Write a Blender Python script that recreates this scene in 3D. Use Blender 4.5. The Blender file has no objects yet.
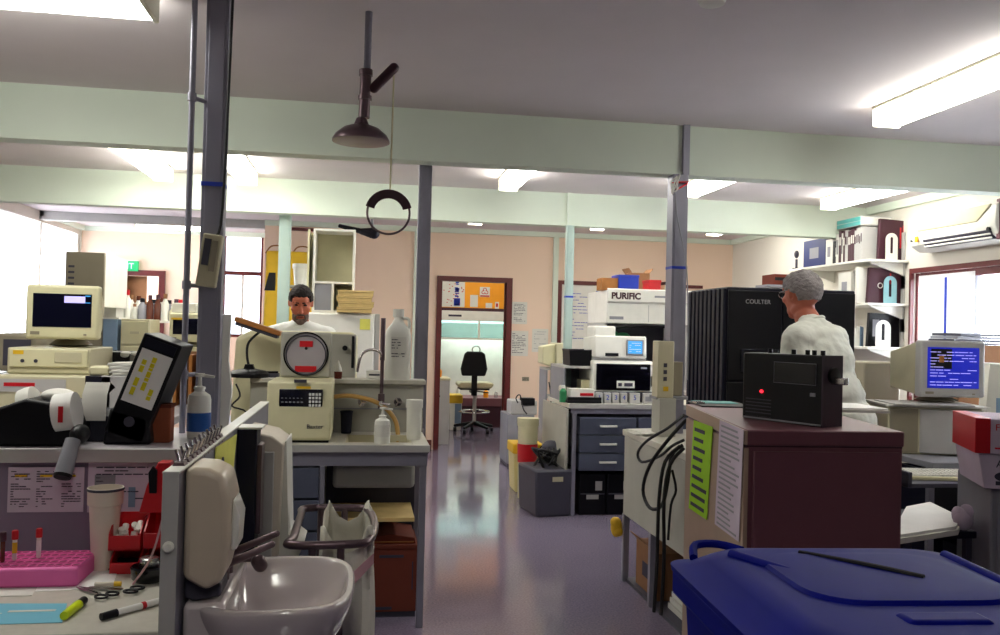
import bpy, bmesh, math, random
from mathutils import Vector, Matrix
random.seed(7)
C = bpy.context.scene.collection
S = bpy.context.scene
# ------------------------------------------------------------------ camera
FPX = 857.0; YAW = math.radians(9); PIT = math.radians(.85); ROL = math.radians(1.4); EYE = Vector((0, 0, 1.48))
FW = Vector((math.sin(YAW)*math.cos(PIT), math.cos(YAW)*math.cos(PIT), math.sin(PIT)))
r0 = Vector((math.cos(YAW), -math.sin(YAW), 0)); u0 = r0.cross(FW)
RT = r0*math.cos(ROL) + u0*math.sin(ROL); UP = -r0*math.sin(ROL) + u0*math.cos(ROL)
cd = bpy.data.cameras.new('camera'); cam = bpy.data.objects.new('camera', cd); C.objects.link(cam)
cd.sensor_fit = 'HORIZONTAL'; cd.sensor_width = 36; cd.lens = FPX/1000*36; cd.clip_start = .05
cam.matrix_world = Matrix(((RT.x, UP.x, -FW.x, EYE.x), (RT.y, UP.y, -FW.y, EYE.y), (RT.z, UP.z, -FW.z, EYE.z), (0, 0, 0, 1)))
S.camera = cam
# ------------------------------------------------------------------ light and exposure
S.view_settings.view_transform = 'Standard'; S.view_settings.look = 'None'
S.view_settings.gamma = 1; S.view_settings.use_curve_mapping = False; S.view_settings.exposure = 1.12
W = bpy.data.worlds.new('sky'); S.world = W; W.use_nodes = True
W.node_tree.nodes['Background'].inputs[0].default_value = (.85, .93, 1, 1); W.node_tree.nodes['Background'].inputs[1].default_value = 2.0
LAMP_E = 9.0          # fluorescent diffusers
def area(name, loc, rot, sx, sy, power, col=(1, 1, 1)):
    l = bpy.data.lights.new(name, 'AREA'); l.shape = 'RECTANGLE'; l.size = sx; l.size_y = sy; l.energy = power; l.color = col
    o = bpy.data.objects.new(name, l); C.objects.link(o); o.location = loc; o.rotation_euler = rot; return o
# daylight pressing in through the big left window, the far window and the right window (all outside the glass)
area('daylight_left', (-4.05, 10.9, 1.7), (0, math.radians(-90), 0), 1.7, 2.1, 55, (1, .97, .97))
area('daylight_right', (5.1, 5.7, 1.5), (0, math.radians(90), 0), 1.1, 2.0, 60, (.95, .97, 1))
area('daylight_far', (-1.62, 12.4, 2.1), (math.radians(90), 0, 0), .5, 1.0, 20, (1, 1, 1))

# ------------------------------------------------------------------ pixel helpers (a photo point put at its own depth)
def ray(x, y): return FW*FPX + RT*(x-500) + UP*(317.5-y)
def at(x, y, Y): v = ray(x, y); return EYE + v*(Y/v.y)
def onz(x, y, z): v = ray(x, y); return EYE + v*((z-EYE.z)/v.z)
def fit(x0, x1, y0, Y, z):
    """front plane at depth Y standing on height z: location of front bottom centre, width, height"""
    a = at(x0, y0, Y); b = at(x1, y0, Y); m = at((x0+x1)/2, y0, Y)
    return Vector(((a.x+b.x)/2, Y, z)), b.x-a.x, m.z-z
# ------------------------------------------------------------------ materials
MATS = {}
def s2l(c): return c/12.92 if c <= .04045 else ((c+.055)/1.055)**2.4
def rgb(h):
    h = h.lstrip('#'); return tuple(s2l(int(h[i:i+2], 16)/255) for i in (0, 2, 4)) + (1,)
def mat(name, hx, rough=.5, metal=0, emis=0, vary=.06, scale=8, bump=0, alpha=1, trans=0, coat=0, spec=.5):
    if name in MATS: return MATS[name]
    m = bpy.data.materials.new(name); m.use_nodes = True; nt = m.node_tree; b = nt.nodes['Principled BSDF']
    c = rgb(hx)
    b.inputs['Roughness'].default_value = rough; b.inputs['Metallic'].default_value = metal
    b.inputs['Specular IOR Level'].default_value = spec
    b.inputs['Alpha'].default_value = alpha; b.inputs['Transmission Weight'].default_value = trans
    b.inputs['Coat Weight'].default_value = coat
    if emis:
        b.inputs['Emission Color'].default_value = c; b.inputs['Emission Strength'].default_value = emis
        b.inputs['Base Color'].default_value = c
    else:
        tc = nt.nodes.new('ShaderNodeTexCoord'); n = nt.nodes.new('ShaderNodeTexNoise'); n.inputs['Scale'].default_value = scale
        n.inputs['Detail'].default_value = 4
        nt.links.new(tc.outputs['Object'], n.inputs['Vector'])
        mx = nt.nodes.new('ShaderNodeMix'); mx.data_type = 'RGBA'
        mx.inputs[6].default_value = tuple(max(0, v*(1-vary*2)) for v in c[:3]) + (1,)
        mx.inputs[7].default_value = tuple(min(1, v*(1+vary*2)) for v in c[:3]) + (1,)
        nt.links.new(n.outputs['Fac'], mx.inputs[0]); nt.links.new(mx.outputs[2], b.inputs['Base Color'])
        if bump:
            bp = nt.nodes.new('ShaderNodeBump'); bp.inputs['Strength'].default_value = bump; bp.inputs['Distance'].default_value = .01
            n2 = nt.nodes.new('ShaderNodeTexNoise'); n2.inputs['Scale'].default_value = scale*5; nt.links.new(tc.outputs['Object'], n2.inputs['Vector'])
            nt.links.new(n2.outputs['Fac'], bp.inputs['Height']); nt.links.new(bp.outputs['Normal'], b.inputs['Normal'])
    MATS[name] = m; return m
M = {}
def dm(k, *a, **kw): M[k] = mat(k, *a, **kw)
dm('ceiling', '#d9d0d2', rough=.9, vary=.03, scale=3)
dm('beam', '#d8e2d4', rough=.7, vary=.03, scale=3)
dm('wall_pink', '#ecd2bd', rough=.85, vary=.02, scale=2)
dm('wall_white', '#dcd6cc', rough=.85, vary=.02, scale=2)
dm('post', '#8a8896', rough=.45, metal=.3)
dm('post_pale', '#a9bdb8', rough=.5)
dm('wood_red', '#5c1c1c', rough=.4, vary=.12, scale=20)
dm('white', '#e6e4dc', rough=.4); dm('white_gloss', '#e9e7e0', rough=.15)
dm('paper', '#dad8d0', rough=.9, vary=.02); dm('paper_lilac', '#cdbfd0', rough=.9); dm('marker_yellow', '#e2d51a', rough=.8); dm('divider', '#85788e', rough=.8)
dm('cream', '#d8d2ac', rough=.4); dm('beige', '#c4bd9e', rough=.45); dm('beige_dark', '#8f8672', rough=.5)
dm('black', '#06050d', rough=.45, spec=.3); dm('black_gloss', '#07060f', rough=.15); dm('navy', '#0a0a20', rough=.5, spec=.3)
dm('grey', '#8a8a92', rough=.5); dm('grey_dark', '#3c3a48', rough=.5); dm('grey_light', '#b4b2b0', rough=.5)
dm('bench_side', '#a9a79c', rough=.6, vary=.05); dm('drawer', '#505568', rough=.4); dm('laminate', '#b3adb4', rough=.3)
dm('counter', '#c4c0b4', rough=.35, vary=.08, scale=30); dm('steel', '#b8b8b8', rough=.25, metal=1); dm('chrome', '#c9c4c4', rough=.12, metal=1)
dm('steel_dark', '#6a585e', rough=.3, metal=.7)
dm('tan', '#744650', rough=.45, vary=.04); dm('tan_lit', '#a78e7a', rough=.5, vary=.04)
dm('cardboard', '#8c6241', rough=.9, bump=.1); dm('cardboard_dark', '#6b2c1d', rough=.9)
dm('yellow', '#e3b61c', rough=.6); dm('yellow_note', '#e0dd6a', rough=.9); dm('lime', '#9fd21a', rough=.9); dm('hilite', '#d8ee12', rough=.4)
dm('orange_wall', '#f8a00a', rough=.6); dm('blue', '#1233b0', rough=.4); dm('bin_blue', '#010c78', rough=.6, spec=.1, vary=.08, scale=4)
dm('red', '#c4111f', rough=.4); dm('maroon', '#3e1526', rough=.5); dm('pink', '#ea6cb2', rough=.6); dm('lamp_end', '#fff6dc', emis=3.0); dm('pink_shade', '#7e1848', rough=.7)
dm('green', '#1b7a4a', rough=.5); dm('exit_green', '#0f8a50', emis=.7); dm('teal_pale', '#86b4bc'); dm('blue_dark', '#0c2062'); dm('teal', '#4f9f9c', rough=.5); dm('lightblue', '#6fb6cf', rough=.8)
dm('steelblue', '#7f98b4', rough=.5)
dm('skin', '#b5624a', rough=.55, vary=.05, scale=20); dm('hair_dark', '#1c0f12', rough=.8, bump=.5, scale=40); dm('hair_grey', '#8b8484', rough=.8, vary=.3, bump=.6, scale=40)
dm('beard', '#6a5650', rough=.9, vary=.3, scale=60); dm('shirt', '#eef0ee', rough=.85, bump=.2, scale=6); dm('shirt_cream', '#d2d3c8', rough=.85, bump=.3, scale=6)
dm('trousers', '#22243a', rough=.9); dm('shoe', '#120e10', rough=.4); dm('eye', '#140c0c', rough=.2); dm('lip', '#7c3230', rough=.5)
dm('wood', '#a2672c', rough=.5, vary=.2, scale=12); dm('wood_pale', '#d8bb7c', rough=.6, vary=.1, scale=14)
dm('foam', '#d9cfc0', rough=.8); dm('porcelain', '#c9bfc0', rough=.12, coat=.5); dm('plastic_bag', '#d8d4c8', rough=.5, bump=.3, scale=10)
dm('soap_label', '#1c57a8', rough=.5); dm('hose', '#b08a4c', rough=.3); dm('rubber', '#0c0a12', rough=.55)
dm('screen_dark', '#0b0c1e', rough=.1); dm('screen_blue', '#101c98', emis=.45); dm('screen_text', '#b0a8f0', emis=.5); dm('lcd', '#2f7fb8', emis=.7)
dm('led', '#ff2030', emis=1.5); dm('ink', '#3a3648', rough=.9); dm('ink_blue', '#2f46b8', rough=.9)
dm('lamp_on', '#fffff4', emis=LAMP_E); dm('hood_light', '#dff5ea', emis=3.5); dm('lamp_body', '#dcd8c0', rough=.5)
dm('glassy', '#dfe8ea', rough=.05, trans=.9); dm('bottle_white', '#e4e3da', rough=.35); dm('amber', '#5a2b1c', rough=.2)
dm('ribbon', '#d9a9b0', rough=.9); dm('label_white', '#efeeea', rough=.7); dm('brick_out', '#d8b8b0', rough=.9)
# vinyl floor: sheet joints and fine mottling
def floor_mat():
    m = bpy.data.materials.new('vinyl_floor'); m.use_nodes = True; nt = m.node_tree; b = nt.nodes['Principled BSDF']
    tc = nt.nodes.new('ShaderNodeTexCoord'); n = nt.nodes.new('ShaderNodeTexNoise'); n.inputs['Scale'].default_value = 90; n.inputs['Detail'].default_value = 5
    n2 = nt.nodes.new('ShaderNodeTexNoise'); n2.inputs['Scale'].default_value = 1.3
    nt.links.new(tc.outputs['Object'], n.inputs['Vector']); nt.links.new(tc.outputs['Object'], n2.inputs['Vector'])
    cr = nt.nodes.new('ShaderNodeValToRGB'); cr.color_ramp.elements[0].color = rgb('#6f657b'); cr.color_ramp.elements[1].color = rgb('#857c90')
    cr.color_ramp.elements[0].position = .35; cr.color_ramp.elements[1].position = .65
    nt.links.new(n.outputs['Fac'], cr.inputs[0]); nt.links.new(cr.outputs[0], b.inputs['Base Color'])
    mr = nt.nodes.new('ShaderNodeMapRange'); mr.inputs[3].default_value = .07; mr.inputs[4].default_value = .14
    nt.links.new(n2.outputs['Fac'], mr.inputs[0]); nt.links.new(mr.outputs[0], b.inputs['Roughness'])
    bp = nt.nodes.new('ShaderNodeBump'); bp.inputs['Strength'].default_value = .02; bp.inputs['Distance'].default_value = .01
    n3 = nt.nodes.new('ShaderNodeTexNoise'); n3.inputs['Scale'].default_value = 6; nt.links.new(tc.outputs['Object'], n3.inputs['Vector'])
    nt.links.new(n3.outputs['Fac'], bp.inputs['Height']); nt.links.new(bp.outputs['Normal'], b.inputs['Normal'])
    b.inputs['Specular IOR Level'].default_value = .8
    return m
M['floor'] = floor_mat()

# ------------------------------------------------------------------ mesh builder
ID = Matrix.Identity(4)
def RZ(a, loc=(0, 0, 0)): return Matrix.Translation(loc) @ Matrix.Rotation(a, 4, 'Z')
def RX(a, loc=(0, 0, 0)): return Matrix.Translation(loc) @ Matrix.Rotation(a, 4, 'X')
def RY(a, loc=(0, 0, 0)): return Matrix.Translation(loc) @ Matrix.Rotation(a, 4, 'Y')
class MB:
    def __init__(s): s.b = bmesh.new()
    def vf(s, vs, fs, m=ID):
        bv = [s.b.verts.new(m @ Vector(v)) for v in vs]
        for f in fs:
            try: s.b.faces.new([bv[i] for i in f])
            except ValueError: pass
        return s
    def box(s, x0, x1, y0, y1, z0, z1, m=ID):
        vs = [(x, y, z) for z in (z0, z1) for y in (y0, y1) for x in (x0, x1)]
        return s.vf(vs, [(0, 2, 3, 1), (4, 5, 7, 6), (0, 1, 5, 4), (2, 6, 7, 3), (0, 4, 6, 2), (1, 3, 7, 5)], m)
    def prism(s, pts, a, b, ax='z', m=ID):
        n = len(pts)
        def P(p, t): return (p[0], p[1], t) if ax == 'z' else ((p[0], t, p[1]) if ax == 'y' else (t, p[0], p[1]))
        vs = [P(p, a) for p in pts] + [P(p, b) for p in pts]
        return s.vf(vs, [tuple(range(n))[::-1], tuple(range(n, 2*n))] + [(i, (i+1) % n, n+(i+1) % n, n+i) for i in range(n)], m)
    def lathe(s, prof, n=24, m=ID, caps=True):
        vs = []; fs = []
        for (r, z) in prof:
            for i in range(n):
                a = 2*math.pi*i/n; vs.append((r*math.cos(a), r*math.sin(a), z))
        for k in range(len(prof)-1):
            for i in range(n):
                j = (i+1) % n; fs.append((k*n+i, k*n+j, (k+1)*n+j, (k+1)*n+i))
        if caps: fs += [tuple(range(n))[::-1], tuple(range((len(prof)-1)*n, len(prof)*n))]
        return s.vf(vs, fs, m)
    def cyl(s, p, q, r, r2=None, n=16):
        p = Vector(p); q = Vector(q); d = q-p; m = Matrix.Translation(p) @ d.to_track_quat('Z', 'Y').to_matrix().to_4x4()
        return s.lathe([(r, 0), (r if r2 is None else r2, d.length)], n, m)
    def tube(s, path, r, n=8, closed=False, smooth=3):
        P = [Vector(p) for p in path]
        if smooth:
            Q = []; L = len(P); rng = range(L if closed else L-1)
            for i in rng:
                a = P[(i-1) % L] if closed or i > 0 else P[i]; b = P[i]; c = P[(i+1) % L]
                d = P[(i+2) % L] if closed or i+2 < L else c
                for k in range(smooth+1):
                    t = k/(smooth+1)
                    Q.append(.5*((2*b)+(c-a)*t+(2*a-5*b+4*c-d)*t*t+(3*b-a-3*c+d)*t**3))
            if not closed: Q.append(P[-1])
            P = Q
        L = len(P); vs = []; up = Vector((0, 0, 1)); prev = None
        for i in range(L):
            t = (P[(i+1) % L]-P[i-1]) if closed else (P[min(i+1, L-1)]-P[max(i-1, 0)])
            t.normalize()
            if prev is None:
                a = t.cross(up) if abs(t.dot(up)) < .95 else t.cross(Vector((1, 0, 0)))
            else: a = prev - t*prev.dot(t)
            a.normalize(); prev = a; b = t.cross(a)
            for k in range(n):
                w = 2*math.pi*k/n; vs.append(P[i]+a*(r*math.cos(w))+b*(r*math.sin(w)))
        fs = []
        for i in range(L if closed else L-1):
            j = (i+1) % L
            for k in range(n): l = (k+1) % n; fs.append((i*n+k, i*n+l, j*n+l, j*n+k))
        if not closed: fs += [tuple(range(n))[::-1], tuple(range((L-1)*n, L*n))]
        return s.vf(vs, fs)
    def ell(s, c, r, m=ID, n=16):
        if not hasattr(r, '__len__'): r = (r, r, r)
        prof = [(math.sin(math.pi*k/n)*1.0 or 1e-4, -math.cos(math.pi*k/n)) for k in range(n+1)]
        prof[0] = (1e-3, -1); prof[-1] = (1e-3, 1)
        return s.lathe(prof, n+4, m @ Matrix.Translation(c) @ Matrix.Diagonal((r[0], r[1], r[2], 1)))
    def cap(s, p, q, r1, r2, n=16):
        s.cyl(p, q, r1, r2, n); s.ell(p, r1, n=10); s.ell(q, r2, n=10); return s
    def build(s, name, m, parent=None, bevel=0, seg=2, smooth=True, sub=0, tag=None):
        bmesh.ops.recalc_face_normals(s.b, faces=s.b.faces)
        me = bpy.data.meshes.new(name); s.b.to_mesh(me); s.b.free()
        me.materials.append(M[m] if isinstance(m, str) else m)
        o = bpy.data.objects.new(name, me); C.objects.link(o)
        if parent: o.parent = parent
        if smooth:
            for p in me.polygons: p.use_smooth = True
            me.set_sharp_from_angle(angle=math.radians(38))
        if bevel:
            md = o.modifiers.new('bevel', 'BEVEL'); md.width = bevel; md.segments = seg; md.limit_method = 'ANGLE'; md.angle_limit = math.radians(40)
        if sub:
            md = o.modifiers.new('sub', 'SUBSURF'); md.levels = sub; md.render_levels = sub
        if tag: o['label'] = tag
        return o
USED = set()
def tag(o, label, cat, group=None, kind=None):
    o['label'] = label; o['category'] = cat
    if group: o['group'] = group
    if kind: o['kind'] = kind
    return o
def thing(name, label, cat, loc=(0, 0, 0), rz=0, group=None):
    o = bpy.data.objects.new(name, None); o.empty_display_size = .05; C.objects.link(o)
    o.location = loc; o.rotation_euler = (0, 0, rz); return tag(o, label, cat, group)
def struct(name, mb, m, bevel=0, parent=None, label=None):
    o = mb.build(name, m, parent, bevel=bevel, smooth=False)
    if not parent: o['kind'] = 'structure'
    return o
def copy_tree(o, loc=None, label=None, parent=None):
    c = o.copy(); C.objects.link(c); c.parent = parent
    if loc is not None: c.location = loc
    if label: c['label'] = label
    for ch in [x for x in C.objects if x.parent == o]: copy_tree(ch, None, None, c)
    return c
FRONT = (math.radians(90), 0, 0)
def text(name, s, size, loc, m, parent, rot=FRONT, ex=.0008, align='LEFT', bold=0):
    cu = bpy.data.curves.new(name, 'FONT'); cu.body = s; cu.size = size; cu.extrude = ex; cu.align_x = align; cu.offset = bold
    o = bpy.data.objects.new('tmp', cu); C.objects.link(o)
    bpy.context.view_layer.update()
    me = bpy.data.meshes.new_from_object(o.evaluated_get(bpy.context.evaluated_depsgraph_get()))
    bpy.data.objects.remove(o); me.materials.clear(); me.materials.append(M[m]); me.name = name
    t = bpy.data.objects.new(name, me); C.objects.link(t); t.parent = parent; t.location = loc; t.rotation_euler = rot
    return t
def lines(x0, x1, z0, z1, n, y=-.001, h=.35, seed=1, th=.001):
    """rows of writing as thin raised bars facing -Y"""
    r = random.Random(seed); b = MB(); st = (z1-z0)/n
    for i in range(n):
        z = z1-st*(i+.5); x = x0
        while x < x1-.01*(x1-x0):
            w = (x1-x0)*r.uniform(.06, .25)
            if r.random() < .8: b.box(x, min(x+w*.85, x1), y-th, y+th, z-st*h/2, z+st*h/2)
            x += w
            if r.random() < .12: break
    return b
# ================================================================== THE SETTING
H = 2.72; BY = 10.5; WL = -3.7; WR = 4.7
dl = at(433, 440, BY).x; dr = at(508.5, 440, BY).x
dl_i = dl+.05; dr_i = dr-.07; DZ = 2.07
struct('floor', MB().box(WL, WR, -2.6, BY+.12, -.1, 0).box(WL, -1.1, BY+.12, 12, -.1, 0).box(.0, 3.2, BY+.12, 13.8, -.1, 0), 'floor')
struct('ceiling', MB().box(WL, WR, -2.6, BY+.12, H, H+.1).box(WL, -1.1, BY+.12, 12, H, H+.1).box(.0, 3.2, BY+.12, 13.8, H, H+.1), 'ceiling')
xo = at(263, 300, BY).x
struct('wall_back', MB().box(xo, dl, BY, BY+.12, 0, H).box(dr, WR, BY, BY+.12, 0, H).box(dl, dr, BY, BY+.12, DZ+.06, H), 'wall_pink')
struct('wall_right', MB().box(WR, WR+.15, -2.6, 4.3, 0, H).box(WR, WR+.15, 6.78, BY+.12, 0, H).box(WR, WR+.15, 4.3, 6.78, 0, .95).box(WR, WR+.15, 4.3, 6.78, 2.06, H), 'wall_white')
struct('wall_rear', MB().box(WL, WR, -2.75, -2.6, 0, H), 'grey_dark')
struct('wall_left', MB().box(WL-.15, WL, -2.6, 9.4, 0, H).box(WL-.15, WL, 11.95, 12.1, 0, H).box(WL-.15, WL, 9.4, 11.95, 0, .9).box(WL-.15, WL, 9.4, 11.95, 2.6, H), 'wall_white')
wx0 = at(222, 300, 12).x; wx1 = at(262, 300, 12).x
ex0 = at(121, 300, 12).x; ex1 = at(165, 300, 12).x
struct('wall_far_left', MB().box(WL-.15, ex0, 12, 12.12, 0, H).box(ex1, wx0, 12, 12.12, 0, H).box(wx1, -1.0, 12, 12.12, 0, H)
       .box(ex0, ex1, 12, 12.12, 2.14, H).box(wx0, wx1, 12, 12.12, 0, 1.3).box(wx0, wx1, 12, 12.12, 2.66, H), 'wall_pink')
struct('wall_side_room', MB().box(-1.1, -1.0, BY+.12, 12, 0, H).box(-1.1, xo, BY+.1, BY+.12, 0, H), 'wall_pink')
# small lab behind the door
struct('wall_side_lab', MB().box(.0, .1, BY+.12, 13.8, 0, H).box(3.1, 3.2, BY+.12, 13.8, 0, H).box(.1, 3.1, 13.7, 13.8, 0, H), 'wall_white')
struct('trim_header', MB().box(WL, xo, BY, BY+.12, 2.62, H), 'grey_light')
# ceiling beams
b1y = 4.84; b2y = 7.45; bz = 2.425
struct('trim_beam_front', MB().box(WL, WR, b1y, b1y+.12, bz, H).box(WL, WR, b1y-.012, b1y, bz, bz+.02), 'beam')
struct('trim_beam_back', MB().box(WL, WR, b2y, b2y+.12, bz, H).box(WL, WR, b2y-.012, b2y, bz, bz+.02), 'beam')
struct('trim_cornice', MB().box(xo, WR, BY-.05, BY, H-.06, H).box(WL, -1.1, 11.95, 12, H-.06, H).box(WR-.05, WR, b2y+.12, BY-.05, H-.06, H).box(WR-.05, WR, b1y+.12, b2y-.02, H-.07, H).box(WL, WL+.05, BY, 11.95, H-.06, H), 'beam')
struct('baseboard_back', MB().box(xo, dl-.02, BY-.02, BY, 0, .12).box(dr+.02, WR, BY-.02, BY, 0, .12), 'wood_red')
# pilasters on the back wall
for i, px in enumerate((417, 556)):
    a = at(px-3, 260, BY).x; b = at(px+(8 if i == 0 else 2), 260, BY).x
    struct('trim_pilaster', MB().box(a, b, BY-.04, BY, .12, H-.06), 'beam')
# picture rails of dark wood high on the back wall
a = at(291, 230, BY).x; b = at(315, 230, BY).x
struct('trim_rail', MB().box(a, b, BY-.03, BY, at(300, 231, BY).z, at(300, 228, BY).z), 'wood_red')
# door frame
fr = MB().box(dl, dl_i, BY-.03, BY+.13, 0, DZ+.06).box(dr_i, dr, BY-.03, BY+.13, 0, DZ+.06).box(dl_i, dr_i, BY-.03, BY+.13, DZ, DZ+.06)
d1 = struct('door_1', fr, 'wood_red')
struct('stop', MB().box(dl_i, dl_i+.02, BY+.03, BY+.06, 0, DZ).box(dr_i-.02, dr_i, BY+.03, BY+.06, 0, DZ), 'wood_red', parent=d1)
# far left door with exit sign
d2 = struct('door_2', MB().box(ex0, ex0+.06, 11.96, 12.14, 0, 2.16).box(ex1-.08, ex1, 11.96, 12.14, 0, 2.16).box(ex0+.06, ex1-.08, 11.96, 12.14, 2.09, 2.16), 'wood_red')
struct('panel', MB().box(ex0+.06, ex0+.30, 12.06, 12.1, .01, 2.085), 'cardboard', parent=d2)
struct('wall_corridor', MB().box(ex0-.6, ex1+.4, 13.4, 13.5, 0, H).box(ex0-.6, ex1+.4, 12.12, 13.4, -.1, 0), 'wall_pink')
# windows
w1 = struct('window_1', MB().box(WR+.02, WR+.1, 6.75, 6.78, .95, 2.06).box(WR+.02, WR+.1, 4.3, 6.72, 2.0, 2.06).box(WR+.02, WR+.1, 4.3, 6.72, .95, 1.0)
            .box(WR-.03, WR+.0, 4.3, 6.80, 2.06, 2.10).box(WR-.03, WR, 6.775, 6.80, .9, 2.06), 'wood_red')
struct('mullion', MB().box(WR+.03, WR+.08, 6.05, 6.10, 1.0, 2.0).box(WR+.03, WR+.08, 5.2, 5.24, 1.0, 2.0), 'grey', parent=w1)
struct('pane', MB().box(WR+.055, WR+.06, 4.3, 6.72, 1.0, 2.0), mat('pane', '#f4f8ff', rough=0, trans=1, vary=0), parent=w1)
w2 = struct('window_2', MB().box(wx0, wx0+.03, 12.0, 12.08, 1.3, 2.66).box(wx1-.03, wx1, 12.0, 12.08, 1.3, 2.66).box(wx0, wx1, 11.98, 12.08, 2.14, 2.19).box(wx0, wx1, 12, 12.08, 1.3, 1.34), 'wood_red')
struct('mullion', MB().box((wx0+wx1)/2-.015, (wx0+wx1)/2+.015, 12.02, 12.05, 1.34, 2.14), 'paper', parent=w2)
struct('pane', MB().box(wx0+.03, wx1-.03, 12.03, 12.035, 1.34, 2.66), mat('pane', '#f4f8ff'), parent=w2)
w3 = struct('window_3', MB().box(WL-.1, WL-.02, 9.4, 9.45, .9, 2.6).box(WL-.1, WL-.02, 11.9, 11.95, .9, 2.6).box(WL-.1, WL-.02, 10.6, 10.65, .9, 2.6), 'white')
struct('pane', MB().box(WL-.06, WL-.055, 9.45, 11.9, .9, 2.6), mat('pane', '#f4f8ff'), parent=w3)
struct('sill', MB().box(WL-.12, WL+.03, 9.38, 11.97, .87, .9), 'white', parent=w3)

# ------------------------------------------------------------------ posts
def post(px0, px1, Y, z0, z1, m, nm, tapez=None, deep=.06):
    a = at(px0, 300, Y).x; b = at(px1, 300, Y).x
    o = struct(nm, MB().box(a, b, Y, Y+deep, z0, z1).box(a+.012, b-.012, Y-.004, Y, z0, z1), m, bevel=.003)
    if tapez: struct('tape', MB().box(a-.001, b+.001, Y-.007, Y+deep+.001, tapez-.008, tapez+.008), 'blue', parent=o)
    return o
post(198, 221, 3.3, 0, H, 'post', 'trim_post_left', at(211, 184, 3.3).z)
post(416, 429, 4.98, 0, H, 'post', 'trim_post_centre')
post(277, 289, b2y+.13, 0, H, 'post_pale', 'trim_post_white')
post(565.5, 573, b2y-.05, 0, bz, 'post_pale', 'trim_post_back', at(570, 297, b2y).z)
post(671, 686, b1y-.03, 0, bz, 'post', 'trim_post_right', at(680, 268, b1y).z, .1)
struct('trim_post_cap', MB().box(at(682, 150, b1y).x, at(688, 150, b1y).x, b1y-.03, b1y, bz, H), 'post')
struct('trim_post_cap_back', MB().box(at(567, 205, b2y).x, at(571, 205, b2y).x, b2y-.02, b2y, bz, H), 'beam')

# ------------------------------------------------------------------ ceiling lights
def lamp(x0, x1, y0, y1, label):
    t = thing('fluorescent_light', label, 'ceiling light', ((x0+x1)/2, (y0+y1)/2, H), 0, 'fluorescent ceiling lights')
    w = (x1-x0)/2; l = (y1-y0)/2; along = l > w
    MB().box(-w, w, -l, l, -.014, 0).build('lamp_body', 'lamp_body', t, bevel=.004)
    e = .02
    if along:
        MB().prism([(-w+.006, -.014), (-w+.02, -.10), (w-.02, -.10), (w-.006, -.014)], -l+e, l-e, 'y').build('diffuser', 'lamp_on', t)
        for s in (-1, 1): MB().box(-w+.005, w-.005, s*l-(e if s > 0 else 0), s*l+(e if s < 0 else 0), -.105, -.014).build('end_cap', 'lamp_end', t, bevel=.004)
    else:
        MB().prism([(-l+.006, -.014), (-l+.02, -.10), (l-.02, -.10), (l-.006, -.014)], -w+e, w-e, 'x').build('diffuser', 'lamp_on', t)
        for s in (-1, 1): MB().box(s*w-(e if s > 0 else 0), s*w+(e if s < 0 else 0), -l+.005, l-.005, -.105, -.014).build('end_cap', 'lamp_body', t, bevel=.004)
    return t
lamp(-2.1, -.80, 3.12, 3.42, 'fluorescent ceiling light at the top left corner, end cap showing, left of the tall post')
lamp(2.65, 2.81, 2.95, 4.2, 'long fluorescent ceiling light at the upper right, before the front beam')
lamp(1.05, 1.21, 5.65, 6.88, 'fluorescent ceiling light behind the front beam, right of the emergency shower')
lamp(2.55, 2.71, 5.5, 6.75, 'fluorescent ceiling light seen just right of the cable-tied post')
lamp(3.95, 4.11, 5.8, 7.03, 'fluorescent ceiling light above the bookshelves and air conditioner')
lamp(-1.71, -1.55, 6.0, 7.24, 'fluorescent ceiling light left of the thin pipe, leftmost of the pair')
lamp(-1.05, -.89, 6.0, 7.24, 'fluorescent ceiling light right beside the tall grey post, of the pair')
lamp(1.08, 1.24, 8.0, 9.22, 'small glimpse of ceiling light over the doorway, beyond the back beam')
lamp(2.45, 2.61, 8.0, 9.25, 'small glimpse of ceiling light beyond the back beam, above the whiteboard')
lamp(3.82, 3.98, 8.0, 9.28, 'small glimpse of ceiling light beyond the back beam, right of the cable-tied post')
lamp(-.2, -.04, -.5, .75, 'fluorescent ceiling light overhead, before the emergency shower')
lamp(1.0, 2.2, 11.6, 11.8, 'added unseen ceiling light brightening the small lab beyond the door')  # added so the small lab is not dark; no fitting known there
lamp(-2.8, -2.0, 11.0, 11.12, 'added ceiling light brightening the room at the far left')  # added to brighten the far left room; no fitting known there

# smoke detector
p = onz(712, 0, H-.03)
t = thing('smoke_detector', 'round white smoke detector on the ceiling above the front beam', 'detector', (p.x, p.y, H))
MB().lathe([(.02, -.05), (.045, -.045), (.055, -.02), (.055, 0)]).build('casing', 'white', t)

# ------------------------------------------------------------------ emergency shower
p = onz(369, 12, H)
t = thing('emergency_shower', 'emergency shower head on a ceiling pipe with pull rod and ring', 'shower', (p.x, p.y, H))
Y = p.y
def L(px, py): q = at(px, py, Y); return Vector((q.x-p.x, 0, q.z-H))
MB().cyl((0, 0, 0), L(367, 72), .014).build('pipe', 'post', t)
MB().cyl(L(366, 70), L(364, 118), .022).cyl(L(366, 70), L(366, 76), .027).cyl(L(365, 96), L(365, 100), .027).build('valve', 'steel_dark', t)
hd = L(361, 140)
MB().lathe([(.02, .085), (.03, .06), (.07, .045), (.1, .02), (.112, 0), (.112, -.008), (.09, -.012), (.02, -.012)], 32, Matrix.Translation(hd)).build('shower_head', 'steel_dark', t)
MB().cap(L(374, 88), L(394, 68), .02, .02).build('lever', 'maroon', t)
MB().cyl(L(394, 70), L(390, 195), .0035, n=8).build('pull_rod', 'cream', t)
c = L(388.5, 213); R_ = .083
MB().tube([c+Vector((R_*math.cos(a), 0, R_*math.sin(a))) for a in [2*math.pi*k/24 for k in range(24)]], .0045, closed=True, smooth=1).build('pull_ring', 'steel_dark', t)
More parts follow.
